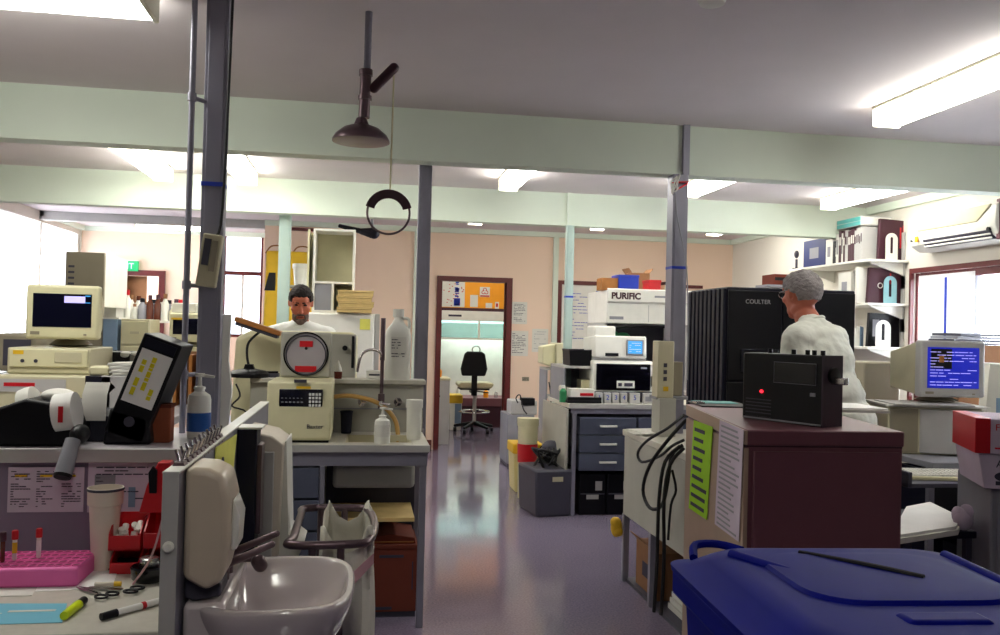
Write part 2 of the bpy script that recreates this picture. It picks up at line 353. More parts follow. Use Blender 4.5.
pts = [(c.x+R_*1.12*math.cos(a), c.z+R_*1.12*math.sin(a)) for a in [math.radians(15+150*k/14) for k in range(15)]]
pts += [(c.x+R_*.7*math.cos(a), c.z+R_*.7*math.sin(a)) for a in [math.radians(165-150*k/14) for k in range(15)]]
MB().prism(pts, -.006, .006, 'y').build('tag_plate', 'maroon', t, bevel=.002)

# thin service pipe beside the left post
t = thing('service_pipe', 'thin vertical grey service pipe left of the tall post', 'pipe', (at(186, 300, 3.25).x, 3.25, 1.08))
MB().cyl((0, 0, 0), (0, 0, H-1.08), .011).build('pipe', 'post', t)
for pz in (97, 285, 375):
    z = at(190, pz, 3.25).z-1.08
    MB().cyl((0, 0, z), (.04, .06, z), .008).cyl((0, 0, z-.015), (0, 0, z+.015), .016).build('bracket', 'post', t)

# wall phone-like recorder on the post and its cable
c_, w_, h_ = fit(197, 217, 234, 3.27, at(208, 287, 3.27).z)
t = thing('thermometer_logger', 'cream box with dark display strapped to the tall left post', 'device', (c_.x+.002, 3.275, c_.z))
t.rotation_euler = (0, math.radians(7), 0)
MB().box(-w_/2, w_/2, -.03, .012, 0, h_).build('casing', 'beige', t, bevel=.006)
MB().box(-w_*.36, -w_*.02, -.034, -.03, h_*.4, h_*.9).build('display', 'grey_dark', t)
MB().box(w_*.05, w_*.32, -.034, -.03, h_*.3, h_*.88).build('keypad', 'beige_dark', t)
z = c_.z
t = tag(MB().tube([(c_.x+.03, 3.28, z+h_-.01), (c_.x+.05, 3.285, z+h_+.1), (c_.x+.062, 3.285, 2.5), (c_.x+.066, 3.28, H-.005)], .005).build('cable', 'rubber'),
        'thin black cable running up the tall left post to the ceiling', 'cable')
# pale sheet hanging at the post
c_, w_, h_ = fit(214, 231, 313, 3.42, 1.085)
t = thing('upright_board', 'narrow pale upright panel standing beside the tall left post', 'panel', (c_.x+.005, 3.4, 1.08))
MB().prism([(-w_/2, 0), (w_/2, 0), (w_/2+.01, h_*.35), (w_/2-.005, h_*.6), (w_/2, h_), (-w_/2, h_)], -.012, .012, 'y').build('sheet', 'white', t, bevel=.002)
MB().box(-w_/2, -w_/2+.012, -.016, -.012, .02, h_-.02).build('edge_strip', 'beige', t)
# ================================================================== LEFT FOREGROUND: writing desk, raised shelf, partition with basin
PX = -.40                     # partition centre line
PN = 1.93; PF = 3.68          # near and far end of the partition
DT = .75; ST = 1.08           # desk top, shelf top
def bench(name, label, x0, x1, y0, y1, z, top='laminate', side='bench_side', cat='bench', legs=True, group=None, th=.035, edge=None):
    t = thing(name, label, cat, ((x0+x1)/2, y0, 0), 0, group); w = (x1-x0)/2; d = y1-y0
    MB().box(-w, w, 0, d, z-th, z).build('worktop', top, t, bevel=.004)
    if legs:
        for sx in (-1, 1):
            for yy in (.03, d-.06):
                MB().box(sx*(w-.02)-.018, sx*(w-.02)+.018, yy, yy+.035, 0, z-th).build('leg', 'post', t, bevel=.003)
        MB().box(-w+.02, w-.02, .02, .04, z-th-.05, z-th).build('rail', 'drawer', t)
    return t
t = bench('writing_desk', 'pale topped writing desk at lower left covered with papers and pens', -2.2, PX-.025, 2.13, 2.86, DT, top='counter')
MB().box(-.86, .86, .72, .74, 0, DT+.29).build('divider', 'divider', t)
t = thing('raised_shelf', 'long grey shelf edge above the writing desk, carrying the label printer and folder', 'shelf', (-1.5, 2.8, 0))
MB().box(-1.1, 1.07, .03, .62, ST-.035, ST).build('board', 'laminate', t, bevel=.004)
MB().box(-1.1, 1.07, .012, .03, ST-.04, ST+.003).build('edge', 'grey_light', t, bevel=.003)
for x in (-.9, .2, .8): MB().box(x-.015, x+.015, .08, .4, .0, ST-.04).build('support', 'grey', t)
t = bench('equipment_bench', 'low equipment bench behind the raised shelf, under the computer', -2.6, -.78, 3.45, 4.7, ST)

# notices pinned to the divider below the shelf
def sheet(name, label, cat, x0, x1, y0, y1, Y, m='paper', ink='ink', n=14, seed=3, rz=0, cols=1, extra=None, group=None, back=.004):
    a = at(x0, (y0+y1)/2, Y); b = at(x1, (y0+y1)/2, Y); zt = at((x0+x1)/2, y0, Y).z; zb = at((x0+x1)/2, y1, Y).z
    t = thing(name, label, cat, ((a.x+b.x)/2, Y, zb), rz, group); w = (b.x-a.x)/2; h = zt-zb
    MB().box(-w, w, -.002, .0, 0, h).build('page', m, t)
    cw = 2*w/cols
    g = MB(); g.b.free(); g = None
    o = None; bb = MB()
    for k in range(cols):
        l = lines(-w+cw*k+cw*.12, -w+cw*(k+1)-cw*.12, h*.1, h*.93, n, -.003, .3, seed+k)
        tmp = bpy.data.meshes.new('t'); l.b.to_mesh(tmp); l.b.free(); bb.b.from_mesh(tmp); bpy.data.meshes.remove(tmp)
    bb.build('writing', ink, t, smooth=False)
    if extra: extra(t, w, h)
    return t
def ylw(t, w, h):
    for k in (-.66, 0, .62): MB().box(w*k-w*.16, w*k+w*.16, -.004, -.002, h*.78, h*.83).build('heading', 'yellow', t)
YD = 2.13+.72-.004
sheet('phone_list', 'printed list in three columns with yellow headings, pinned below the shelf', 'notice', 8, 84, 467, 512, YD, 'paper_lilac', n=15, cols=3, extra=ylw)
def pic(t, w, h):
    MB().box(-w*.8, -w*.2, -.004, -.002, h*.35, h*.75).build('picture', 'grey', t); MB().box(w*.2, w*.4, -.004, -.002, h*.1, h*.5).build('picture', 'steelblue', t)
sheet('printed_notice', 'printed lilac notice with a grey picture, pinned behind the foam cup', 'notice', 88, 156, 462, 512, YD, 'paper_lilac', n=12, seed=9, extra=pic)

# tube rack
c_, w_, h_ = fit(-30, 84, 540, 2.55, DT)
t = thing('tube_rack', 'bright pink plastic rack full of round holes at the left edge', 'rack', (c_.x, 2.50, DT))
b = MB().box(-w_/2, w_/2, 0, .2, 0, .052)
b.build('body', 'pink', t, bevel=.008)
nx = 13; 
hb = MB(); rb = MB()
for i in range(nx):
    for j in range(5):
        x = -w_/2+w_*(i+.5)/nx; y = .012+.176*(j+.5)/5
        hb.cyl((x, y, .0525), (x, y, .0535), .0105, n=12); rb.lathe([(.0105, .0525), (.0105, .0555), (.0125, .0555), (.0125, .0525)], 10, Matrix.Translation((x, y, 0)), caps=False)
hb.build('hole', 'pink_shade', t)['kind'] = 'stuff'; rb.build('rim', 'pink', t)['kind'] = 'stuff'  # holes are flat discs; the shade inside them is put into the colour
for i, (px, lab) in enumerate(((3, 'red-capped blood tube at the left frame edge, leftmost in the pink rack'), (15, 'red-capped blood tube with yellow label, middle one in the pink rack'), (39, 'red-capped blood tube, rightmost in the pink rack'))):
    yy = 2.56+.02*i; x = at(px, 540, yy).x
    q = thing('blood_tube', lab, 'tube', (x, yy, DT+.056), 0, 'blood tubes in the pink rack')
    MB().lathe([(.004, 0), (.0062, .004), (.0062, .062)], 12).build('glass', 'bottle_white' if i else 'amber', q)
    MB().lathe([(.0085, .058), (.0088, .062), (.0088, .08), (.007, .083)], 12).build('cap', 'red' if i else 'maroon', q)
    if i: MB().lathe([(.0066, .02), (.0066, .05)], 12, caps=False).build('label', 'yellow' if i == 1 else 'label_white', q)

# foam cup
c_, w_, h_ = fit(81, 118, 491, 2.62, DT)
t = thing('foam_cup', 'tall cream foam cup with dark rim on the writing desk', 'cup', (c_.x, 2.68, DT))
r = w_/2
MB().lathe([(r*.62, 0), (r*.66, .01), (r*.86, h_*.78), (r*.97, h_*.8), (r*.98, h_*.95), (r, h_*.96), (r, h_), (r*.93, h_), (r*.6, .02)], 32).build('wall', 'foam', t)
MB().lathe([(r*1.01, h_*.965), (r*1.03, h_*.98), (r*1.01, h_*.997)], 32, caps=False).build('rim', 'grey_dark', t)
# red stacking bins with lids of white caps
def redbin(label, px0, px1, py0, Y, h, z, fill):
    a = at(px0, py0, Y).x; b = at(px1, py0, Y).x; w = (b-a)/2
    t = thing('parts_bin', label, 'bin', ((a+b)/2, Y, z), 0, 'red parts bins'); d = .13
    MB().box(-w, w, 0, d, 0, .004).build('base', 'red', t)
    for s_ in (-w, w-.004): MB().prism([(0, 0), (d, 0), (d, h), (d*.45, h), (d*.02, h*.55)], s_, s_+.004, 'x').build('side', 'red', t)
    MB().box(-w, w, d-.004, d, 0, h).build('back', 'red', t); MB().box(-w, w, 0, .005, 0, h*.5).build('front', 'red', t, bevel=.002)
    return t, w, d
b0, w, d = redbin('red stacking bin, lower left of the four, dark inside', 110, 140, 540, 2.62, .065, DT, 0)
b1, w, d = redbin('red stacking bin holding small white caps, upper left of the four', 109, 141, 512, 2.62, .085, DT+.068, 0)
r = random.Random(4)
for i in range(12):
    c = MB().lathe([(.009, -.008), (.010, 0), (.009, .009)], 10, Matrix.Rotation(r.uniform(0, 3), 4, 'X')).build('plastic_stopper', 'white', None)
    c.location = (b1.location.x+r.uniform(-w+.015, w-.015), 2.62+.02+.08*(i/12), DT+.068+.030+.0022*i); tag(c, 'small white plastic stopper heaped in the red stacking bin', 'stopper', 'white stoppers in the red bin')
redbin('red stacking bin, lower right against the partition', 144, 168, 540, 2.60, .075, DT, 0)
redbin('red stacking bin, upper right against the partition', 144, 168, 512, 2.60, .085, DT+.078, 0)
q = onz(156, 470, DT)
t = thing('red_funnel', 'tall red plastic holder standing above the red bins by the partition', 'holder', (at(157, 490, 2.66).x, 2.66, DT+.166))
MB().prism([(-.05, 0), (.05, 0), (.045, .06), (.035, .15), (.0, .15), (-.03, .08)], 0, .05, 'y').build('body', 'red', t, bevel=.004)
MB().prism([(-.02, .06), (.0, .06), (.0, .125), (-.012, .14), (-.024, .12)], -.008, .0, 'y').build('clip', 'black', t)

# things lying on the desk
def flat(name, label, cat, pts, z, m, th=.0015, group=None):
    P = [onz(x, y, z) for x, y in pts]; c = sum(P, Vector())/len(P); c.z = z
    t = thing(name, label, cat, c, 0, group)
    MB().prism([(p.x-c.x, p.y-c.y) for p in P], .0005, th).build('page', m, t, smooth=False); t['_'] = 0; del t['_']
    return t, c
flat('paper_sheet', 'white paper sheet at the left edge of the desk', 'paper', [(-40, 566), (45, 571), (32, 596), (-50, 598)], DT, 'paper')
t, c = flat('request_form', 'pale form with two printed lines, next to the marker pen', 'paper', [(46, 567), (120, 565), (112, 588), (35, 592)], DT, 'label_white')
MB().box(-.12, -.06, .03, .035, .0015, .002).box(-.12, 0, .0, .003, .0015, .002).build('printing', 'ink', t)
t, c = flat('treatment_sheet', 'light blue sheet lying at the front edge of the desk', 'paper', [(-40, 604), (67, 604), (62, 623), (-50, 626)], DT, 'lightblue')
MB().box(-.15, -.02, .0, .003, .0015, .002).box(-.01, .1, .008, .02, .0015, .0022).build('printing', 'paper', t)
def pen(label, a, b, r, m, capm, capfrac=.3, group=None):
    A = onz(*a, DT+r); B = onz(*b, DT+r); t = thing('marker_pen', label, 'pen', A, 0, group); d = B-A; k = 1-capfrac
    MB().cyl((0, 0, 0), d*k, r*.92, n=14).build('barrel', m, t)
    MB().cyl(d*k, d, r*1.05, r*.95, n=14).build('cap', capm, t); 
    MB().cyl(d*.25, d*.32, r*.97, n=14).build('band', 'red' if 'red' in label else 'ink', t)
    return t
pen('black-capped pale marker lying before the pink tube rack', (16, 563), (75, 562), .007, 'foam', 'black')
pen('white marker with red band and black cap, lying at the front', (159, 601), (101, 617), .0095, 'label_white', 'black', .26)
pen('bright yellow highlighter pen beside the scissors', (84, 600), (64, 616), .011, 'black', 'hilite', .72)
pen('thin black pen lying left of the dark tape holder', (92, 567), (120, 570), .005, 'steel', 'black', .4)
def scissors(label, px, py, rz):
    c = onz(px, py, DT+.004); t = thing('scissors', label, 'scissors', c, rz, 'scissors on the desk')
    for s in (-1, 1):
        MB().prism([(-.004*s, 0), (.007*s, 0), (.012*s, .07), (.004*s, .1), (-.002*s, .04)][::s], 0, .002).build('blade', 'steel', t)
        MB().tube([(-s*.016+.013*math.cos(a), -.035+.018*math.sin(a), .004) for a in [k*math.pi/4 for k in range(8)]], .0032, closed=True).build('handle', 'black', t)
    MB().cyl((0, 0, 0), (0, 0, .005), .003).build('pivot', 'steel', t)
scissors('black-handled scissors with blades to the upper left, left pair', 99, 594, math.radians(48))
scissors('black-handled scissors with open rings, right pair beside the marker', 122, 590, math.radians(72))
p = onz(112, 589, DT); t = thing('glue_bottle', 'tiny orange-capped tube lying among the scissors', 'tube', (p.x, p.y+.02, DT))
MB().cyl((-.05, 0, .008), (0, 0, .008), .006).build('body', 'foam', t); MB().cyl((0, 0, .008), (.018, 0, .008), .007).build('cap', 'yellow', t)
p = onz(146, 584, DT); t = thing('tape_holder', 'dark round holder standing below the red bins', 'holder', (p.x, p.y+.03, DT))
MB().lathe([(.035, 0), (.045, .01), (.05, .04), (.045, .045), (.03, .03)], 24).build('bowl', 'black_gloss', t); MB().lathe([(.02, .03), (.026, .04), (.026, .065), (.02, .068)], 20).build('roll', 'steel', t)
p = onz(120, 570, DT); t = thing('tape_dispenser', 'grey metal clip case lying between foam cup and dark holder', 'case', (p.x, p.y+.01, DT))
MB().prism([(-.04, 0), (.04, .0), (.05, .03), (.02, .05), (-.03, .04)], 0, .014).build('base', 'steel', t, bevel=.003); MB().box(-.02, .045, .012, .035, .014, .024).build('arm', 'black', t, bevel=.002)
p0 = at(176, 462, 2.3); 
tag(MB().tube([(PX-.03, 2.25, 1.155), at(168, 500, 2.25), at(152, 555, 2.3), onz(133, 584, DT+.004)], .003, n=6).build('ribbon', 'ribbon'), 'pale pink string hanging from the partition corner to the desk', 'string')
p = onz(162, 604, DT); t = thing('sticky_note', 'small yellow note folded against the partition foot', 'note', (PX-.045, p.y, DT))
MB().prism([(-.02, 0), (.015, 0), (.015, .05), (0, .04)], 0, .03, 'y').build('page', 'yellow', t)

# ---- on the raised shelf
def label_printer():
    c_, w_, h_ = fit(-40, 84, 396, 2.95, ST); t = thing('label_printer', 'black label printer with white rolls, left end of the shelf', 'printer', (c_.x, 2.88, ST))
    w = w_/2
    MB().prism([(-w, 0), (w, 0), (w, .06), (w-.03, .13), (w-.15, .15), (-w, .07)], 0, .24, 'y').build('casing', 'black', t, bevel=.01)
    x = at(26, 405, 2.9).x-c_.x
    MB().lathe([(.03, -.02), (.066, -.02), (.068, 0), (.066, .02), (.03, .02)], 28, Matrix.Translation((x, .07, .115)) @ Matrix.Rotation(math.radians(70), 4, 'Y')).build('paper_roll', 'white', t)
    x = at(50, 405, 2.9).x-c_.x
    MB().ell((x, .09, .155), (.05, .05, .022)).build('paper_roll', 'white', t)
    x = at(64, 405, 2.88).x-c_.x
    MB().lathe([(.02, -.03), (.062, -.03), (.062, .03), (.02, .03)], 28, Matrix.Translation((x, .03, .105)) @ Matrix.Rotation(math.radians(82), 4, 'Y')).build('label_roll', 'label_white', t)
    MB().box(x-.006, x+.008, -.034, -.031, .08, .13).build('label_print', 'red', t)
    return t
label_printer()
# hand scanner/tube hanging over the shelf edge
a = at(73, 440, 2.80); b = at(62, 478, 2.74)
t = thing('handheld_scanner', 'pale grey tube-shaped handheld scanner hanging over the shelf edge', 'scanner', a)
d = b-a
MB().cyl((0, 0, 0), d*.92, .022, .026).build('handle', 'grey', t); MB().cyl(d*.92, d, .027, .024).build('end_ring', 'black', t); MB().ell((.01, .03, .015), (.028, .045, .03)).build('head', 'black', t)
# till-roll printer
c_, w_, h_ = fit(82, 107, 383, 3.0, ST)
t = thing('receipt_printer', 'small blue-based printer with white paper curling out, beside the folder', 'printer', (c_.x, 3.0, ST))
MB().prism([(0, 0), (.15, 0), (.15, .1), (.03, .08)], -w_/2, w_/2+.03, 'x').build('casing', 'navy', t, bevel=.006)
MB().prism([(-.006, .07), (-.004, .07), (.01, h_*.8), (.04, h_), (.1, h_-.02), (.1, h_-.022), (.04, h_-.004), (.006, h_*.8)], -w_/2, w_/2, 'x').build('paper_strip', 'paper', t)
# cream eraser-like box and crumpled tissue on bench
# lever arch folder leaning
def folder():
    p = at(120, 447, 2.95); t = thing('lever_arch_folder', 'black lever arch folder tilted sideways with yellow handwritten spine label', 'folder', (at(128, 440, 2.93).x, 2.93, ST))
    sw = .125; hh = .34; dep = .20; m = Matrix.Rotation(math.radians(20), 4, 'Y')
    mm = Matrix.Translation((-.075, 0, .045)) @ m
    MB().box(0, sw, 0, dep, 0, hh, mm).build('cover', 'black', t, bevel=.004)
    MB().box(.012, sw-.012, -.003, 0, hh*.33, hh*.86, mm).build('spine_label', 'label_white', t)
    l = lines(-.030, .030, 0, .15, 3, 0, .5, 3); tmp = bpy.data.meshes.new('t'); l.b.to_mesh(tmp); l.b.free(); k = MB(); k.b.from_mesh(tmp)
    for v in k.b.verts:
        x, y, z = v.co; v.co = mm @ Vector((.062+(z-.075)*.55, -.0035+y, hh*.62+x*2.4))
    k.build('handwriting', 'marker_yellow', t, smooth=False)
    MB().lathe([(.009, -.001), (.017, -.001), (.017, .001), (.009, .001)], 20, mm @ Matrix.Translation((sw/2, -.003, hh*.16)) @ Matrix.Rotation(math.pi/2, 4, 'X')).build('finger_ring', 'grey_dark', t)
    MB().box(.012, sw-.012, -.0035, -.0005, hh*.88, hh*.97, mm).build('top_band', 'navy', t)
    MB().prism([(-.08, 0), (.07, 0), (.06, .09), (-.06, .12)], .0, .12, 'y').build('foot', 'black', t, bevel=.01)
    return t
folder()
c_, w_, h_ = fit(144, 169, 405, 2.95, ST)
t = thing('wooden_block', 'orange-brown upright wooden block beside the tilted folder', 'block', (c_.x, 2.98, ST))
MB().box(-w_/2, w_/2, 0, .06, 0, h_).build('block', mat('terracotta', '#8f4526', rough=.7, vary=.15, scale=20), t, bevel=.004)
MB().box(-w_/2-.002, w_/2+.002, -.002, .062, h_-.012, h_).build('top_band', 'cardboard_dark', t)
def pump(name, label, cat, x, y, z, r, h, body='bottle_white', lab='soap_label', lz=(.15, .55), square=False, nh=.28):
    t = thing(name, label, cat, (x, y, z), 0)
    bh = h*(1-nh)
    MB().lathe([(r*.92, 0), (r, .006), (r, bh*.82), (r*.9, bh*.92), (r*.45, bh), (r*.4, bh+.012)], 28).build('bottle', body, t)
    MB().lathe([(r*.5, bh+.008), (r*.5, bh+h*.07), (r*.2, bh+h*.09), (r*.16, h-.012), (r*.42, h-.01), (r*.4, h)], 20).build('pump', 'white', t)
    MB().prism([(0, h-.012), (.04+r*.2, h-.016), (.042+r*.2, h-.008), (0, h)], -.006, .006, 'y').build('nozzle', 'white', t)
    if lab: MB().lathe([(r*1.015, bh*lz[0]), (r*1.015, bh*lz[1])], 28, caps=False).build('label', lab, t)
    return t
c_, w_, h_ = fit(186, 210, 374, 3.08, ST)
pump('soap_pump_bottle', 'white pump bottle with blue label on the shelf before the tall post', 'bottle', c_.x, 3.12, ST, w_/2, h_)

# ---- computer on the equipment bench
def crt(name_label, x0, x1, y0, y1, Y, rz, tint, depth=.36, group='computer monitors', z=None, w=None, h=None, loc=None, tap=.62):
    if loc is None:
        zb = at((x0+x1)/2, y1, Y).z; c_, w, h = fit(x0, x1, y0, Y, zb); loc = c_
    t = thing('computer_monitor', name_label, 'monitor', loc, rz, group)
    a = w/2; b0 = .035
    MB().box(-a, a, 0, .07, b0, h).build('bezel', 'cream' if tint == 'dark' else 'grey_light', t, bevel=.012)
    k = .8
    MB().vf([(-a*.97, .07, b0+.01), (a*.97, .07, b0+.01), (a*.97, .07, h-.01), (-a*.97, .07, h-.01), (-a*tap, depth, b0+.04), (a*tap, depth, b0+.04), (a*tap, depth, h*k), (-a*tap, depth, h*k)],
            [(0, 1, 2, 3), (7, 6, 5, 4), (0, 4, 5, 1), (1, 5, 6, 2), (2, 6, 7, 3), (3, 7, 4, 0)]).build('housing', 'beige', t, bevel=.01)
    MB().box(-a*.8, a*.8, -.002, .0, b0+.055, h-.04).build('screen', 'screen_dark' if tint == 'dark' else 'screen_blue', t)
    MB().lathe([(a*.5, 0), (a*.62, .008), (a*.5, .02), (a*.35, .04)], 24, Matrix.Translation((0, .17, 0))).build('stand', 'beige_dark', t)
    MB().box(a*.6, a*.68, -.004, 0, b0+.018, b0+.026).build('button', 'beige_dark', t); MB().box(-a*.85, -a*.6, -.003, 0, b0+.02, b0+.034).build('badge', 'beige_dark', t)
    return t, a, h
t, a, h = crt('cream computer monitor, dark screen with one lilac message, far left', 27, 99, 285, 347, 4.15, math.radians(4), 'dark')
MB().box(a*.05, a*.62, -.004, -.002, h-.08, h-.05).build('message', 'screen_text', t); MB().box(a*.62, a*.76, -.004, -.002, h-.05, h-.045).box(a*.62, a*.76, -.004, -.002, h-.08, h-.077).build('cursor_line', 'lcd', t)
MZ = t.location.z
def desktop_pc(label, x0, x1, Y, z, h, rz, dep=.4, m='beige', group=None):
    a = at(x0, 350, Y).x; b = at(x1, 350, Y).x; w = (b-a)/2
    t = thing('desktop_computer', label, 'computer', ((a+b)/2, Y, z), rz, 'desktop computers')
    MB().box(-w, w, 0, dep, 0, h).build('case', m, t, bevel=.006)
    MB().box(-w+.01, w-.01, -.008, 0, .03, h-.005).build('front_panel', 'cream' if m == 'beige' else m, t, bevel=.004)
    MB().box(w*.15, w*.8, -.011, -.008, h*.45, h*.85).build('drive_bay', 'beige', t, bevel=.002)
    for k in (-.62, -.3): MB().cyl((w*k, -.012, h*.5), (w*k, -.006, h*.5), .008).build('button', 'grey_dark', t)
    MB().box(-w*.85, -w*.6, -.0095, -.008, h*.75, h*.9).build('badge', 'yellow', t)
    return t
ZB = ST
pcz = at(50, 374, 4.05).z; pch = MZ-pcz-.003
desktop_pc('cream desktop computer under the far left monitor', 8, 90, 4.05, pcz, pch, math.radians(2))
c_, w_, h_ = fit(-4, 98, 376, 3.98, ST)
t = thing('printer', 'low cream printer supporting the desktop computer, far left', 'printer', (c_.x, 3.96, ST))
ph = pcz-ST-.002
MB().box(-w_/2, w_/2, 0, .45, 0, ph).build('casing', 'beige', t, bevel=.008)
MB().box(-w_/2+.02, w_*.2, -.004, 0, ph*.55, ph*.9).build('front_strip', 'grey_light', t); MB().box(-w_*.4, -w_*.1, -.006, -.003, ph*.7, ph*.8).build('lettering', 'red', t)
MB().box(w_*.05, w_*.38, -.03, -.004, ph*.1, ph*.3).build('yellow_strip', 'yellow', t)
# second, nearer dark monitor side at frame edge
c_, w_, h_ = fit(-26, 15, 337, 4.25, ST)
t = thing('grey_monitor', 'dark grey screen cut by the left frame edge, beside the cream monitor', 'monitor', (c_.x, 4.5, ST))
h_ = at(5, 333, 4.5).z-ST
MB().box(-w_/2, w_/2, 0, .3, .14, h_).build('casing', 'beige_dark', t, bevel=.015); MB().box(-w_/2+.03, w_/2-.02, -.003, 0, .17, h_-.03).build('screen', 'grey_dark', t); MB().box(-w_/2+.05, w_/2-.03, .05, .25, 0, .14).build('stand', 'black', t)
# small items right of pc
p = at(98, 376, 3.75)
for i, (px, py, w, h, dd, m, nm, lab, cat) in enumerate((
        (97, 411, .10, .05, .08, 'cream', 'eraser_box', 'small cream box right of the desktop computer', 'box'),
        (118, 411, .14, .07, .1, 'paper', 'tissue_bundle', 'crumpled white tissue bundle behind the till-roll printer', 'tissue'))):
    x = at(px, py, 3.7).x; top = at(px, 366 if i == 0 else 362, 3.7).z
    t = thing(nm, lab, cat, (x, 3.7, ST)); z0 = at(px, 376, 3.7).z-ST
    if i: MB().box(-w/2, w/2, 0, dd, 0, z0).build('carton', 'grey_light', t, bevel=.003)
    else: MB().box(-w/2, w/2, 0, dd, 0, z0).build('carton', 'navy', t, bevel=.003)
    if i == 0: MB().box(-w*.4, w*.4, .01, dd-.01, z0, z0+h*.8).build('lid', m, t, bevel=.01)
    else:
        b = MB(); rr = random.Random(2)
        for k in range(7): b.prism([(-.05, 0), (.05, .008), (.055, .016), (-.045, .01)], 0, .07, 'y', Matrix.Translation((rr.uniform(-.02, .02), .01, z0+.007*k)) @ Matrix.Rotation(rr.uniform(-.2, .2), 4, 'Z'))
        b.build('tissue', m, t, bevel=.002)

# ------------------------------------------------------------------ partition, basin and dispensers
PT = 1.16
t = thing('partition_panel', 'grey partition panel on edge between the writing desk and the hand basin', 'partition', (PX, PN, 0))
MB().box(-.016, .016, 0, PF-PN, 0, PT-.006).build('panel', 'post', t)
MB().box(-.018, .018, -.002, PF-PN+.002, PT-.006, PT).build('top_edge', 'white', t, bevel=.002)
MB().box(-.017, .017, -.004, 0, 0, PT).build('edge_strip', 'grey_light', t, bevel=.002)
MB().lathe([(.012, 0), (.012, .006), (.008, .01)], 14, Matrix.Translation((0, -.004, PT-.16)) @ Matrix.Rotation(math.pi/2, 4, 'X')).build('screw_cap', 'white', t)
# bulldog clips in a row along the top, each with metal levers
for i in range(10):
    y = PN+.09+i*.055
    t = thing('bulldog_clip', 'steel bulldog clip gripping the partition top, in the row behind the soap dispenser', 'clip', (PX-.012, y, PT-.012), 0, 'steel clips along the partition')
    MB().prism([(-.006, 0), (.030, 0), (.022, .02), (.002, .02)], -.018, .018, 'y').build('jaw', 'steel_dark', t)
    for s in (-1, 1): MB().cyl((.012+s*.004, -.008*s, .018), (.012+s*.012, -.008*s, .045), .0035, n=8).build('lever', 'chrome', t)
# soap dispenser
dm('soap_cover', '#cfc0ac', rough=.3)
def disp():
    y0 = 1.98; t = thing('soap_dispenser', 'large cream wall soap dispenser mounted on the partition above the basin', 'dispenser', (PX+.018, y0, .885))
    prof = [(0, .03), (.05, .0), (.085, .02), (.1, .1), (.098, .2), (.085, .255), (.05, .272), (0, .275)]
    MB().prism(prof, 0, .16, 'y').build('cover', 'soap_cover', t, bevel=.016, seg=4)
    MB().prism([(.0, .028), (.08, .01), (.08, -.02), (.02, -.03), (0, -.02)], .03, .13, 'y').build('base', 'grey_dark', t, bevel=.006)
    MB().prism([(.096, .08), (.112, .085), (.116, .16), (.1, .2)], .03, .13, 'y').build('push_bar', 'white_gloss', t, bevel=.006)
    MB().cyl((.05, .08, -.05), (.05, .08, -.01), .01).build('spout', 'grey_dark', t)
disp()
# yellow leaflet
t = thing('yellow_leaflet', 'yellow leaflet with dark lettering hanging from the partition behind the dispenser', 'leaflet', (PX+.019, 2.32, .92))
MB().prism([(0, .0), (.3, .02), (.42, .22), (.05, .23)], .0, .004, 'x').prism([(.3, .02), (.45, -.02), (.42, .06)], .0, .01, 'x').build('page', 'yellow_note', t)
b = MB()
for k in range(4): b.lathe([(.012, 0), (.022, 0), (.022, .002), (.012, .002)], 14, Matrix.Translation((.005, .14+.045*k, .17-.035*k)) @ Matrix.Rotation(math.pi/2, 4, 'Y'))
b.build('lettering', 'ink', t)
# glove boxes / towel boxes on the partition
t = thing('glove_box_holder', 'tall dark holder fixed on the partition behind the yellow leaflet', 'holder', (PX+.018, 2.78, .72))
MB().box(0, .06, 0, .1, 0, .43).build('back', 'navy', t, bevel=.003); MB().box(.06, .075, .01, .09, .1, .38).build('front_rail', 'steel_dark', t, bevel=.003)
MB().box(0, .075, 0, .1, .43, .436).build('cap', 'white', t)
t = thing('paper_towel_box', 'tall white paper towel box on the partition beside the waste bag stand', 'dispenser', (PX+.018, 2.93, .66))
MB().prism([(0, 0), (.12, 0), (.13, .42), (.09, .45), (0, .47)], 0, .26, 'y').build('cabinet', 'foam', t, bevel=.006)
MB().prism([(.121, .05), (.165, .0), (.2, .08), (.15, .12), (.136, .43), (.131, .43)], .02, .24, 'y').build('hanging_paper', 'paper', t)
MB().box(-.0, .1, -.012, 0, .02, .4).build('side_rail', 'grey_light', t, bevel=.003)

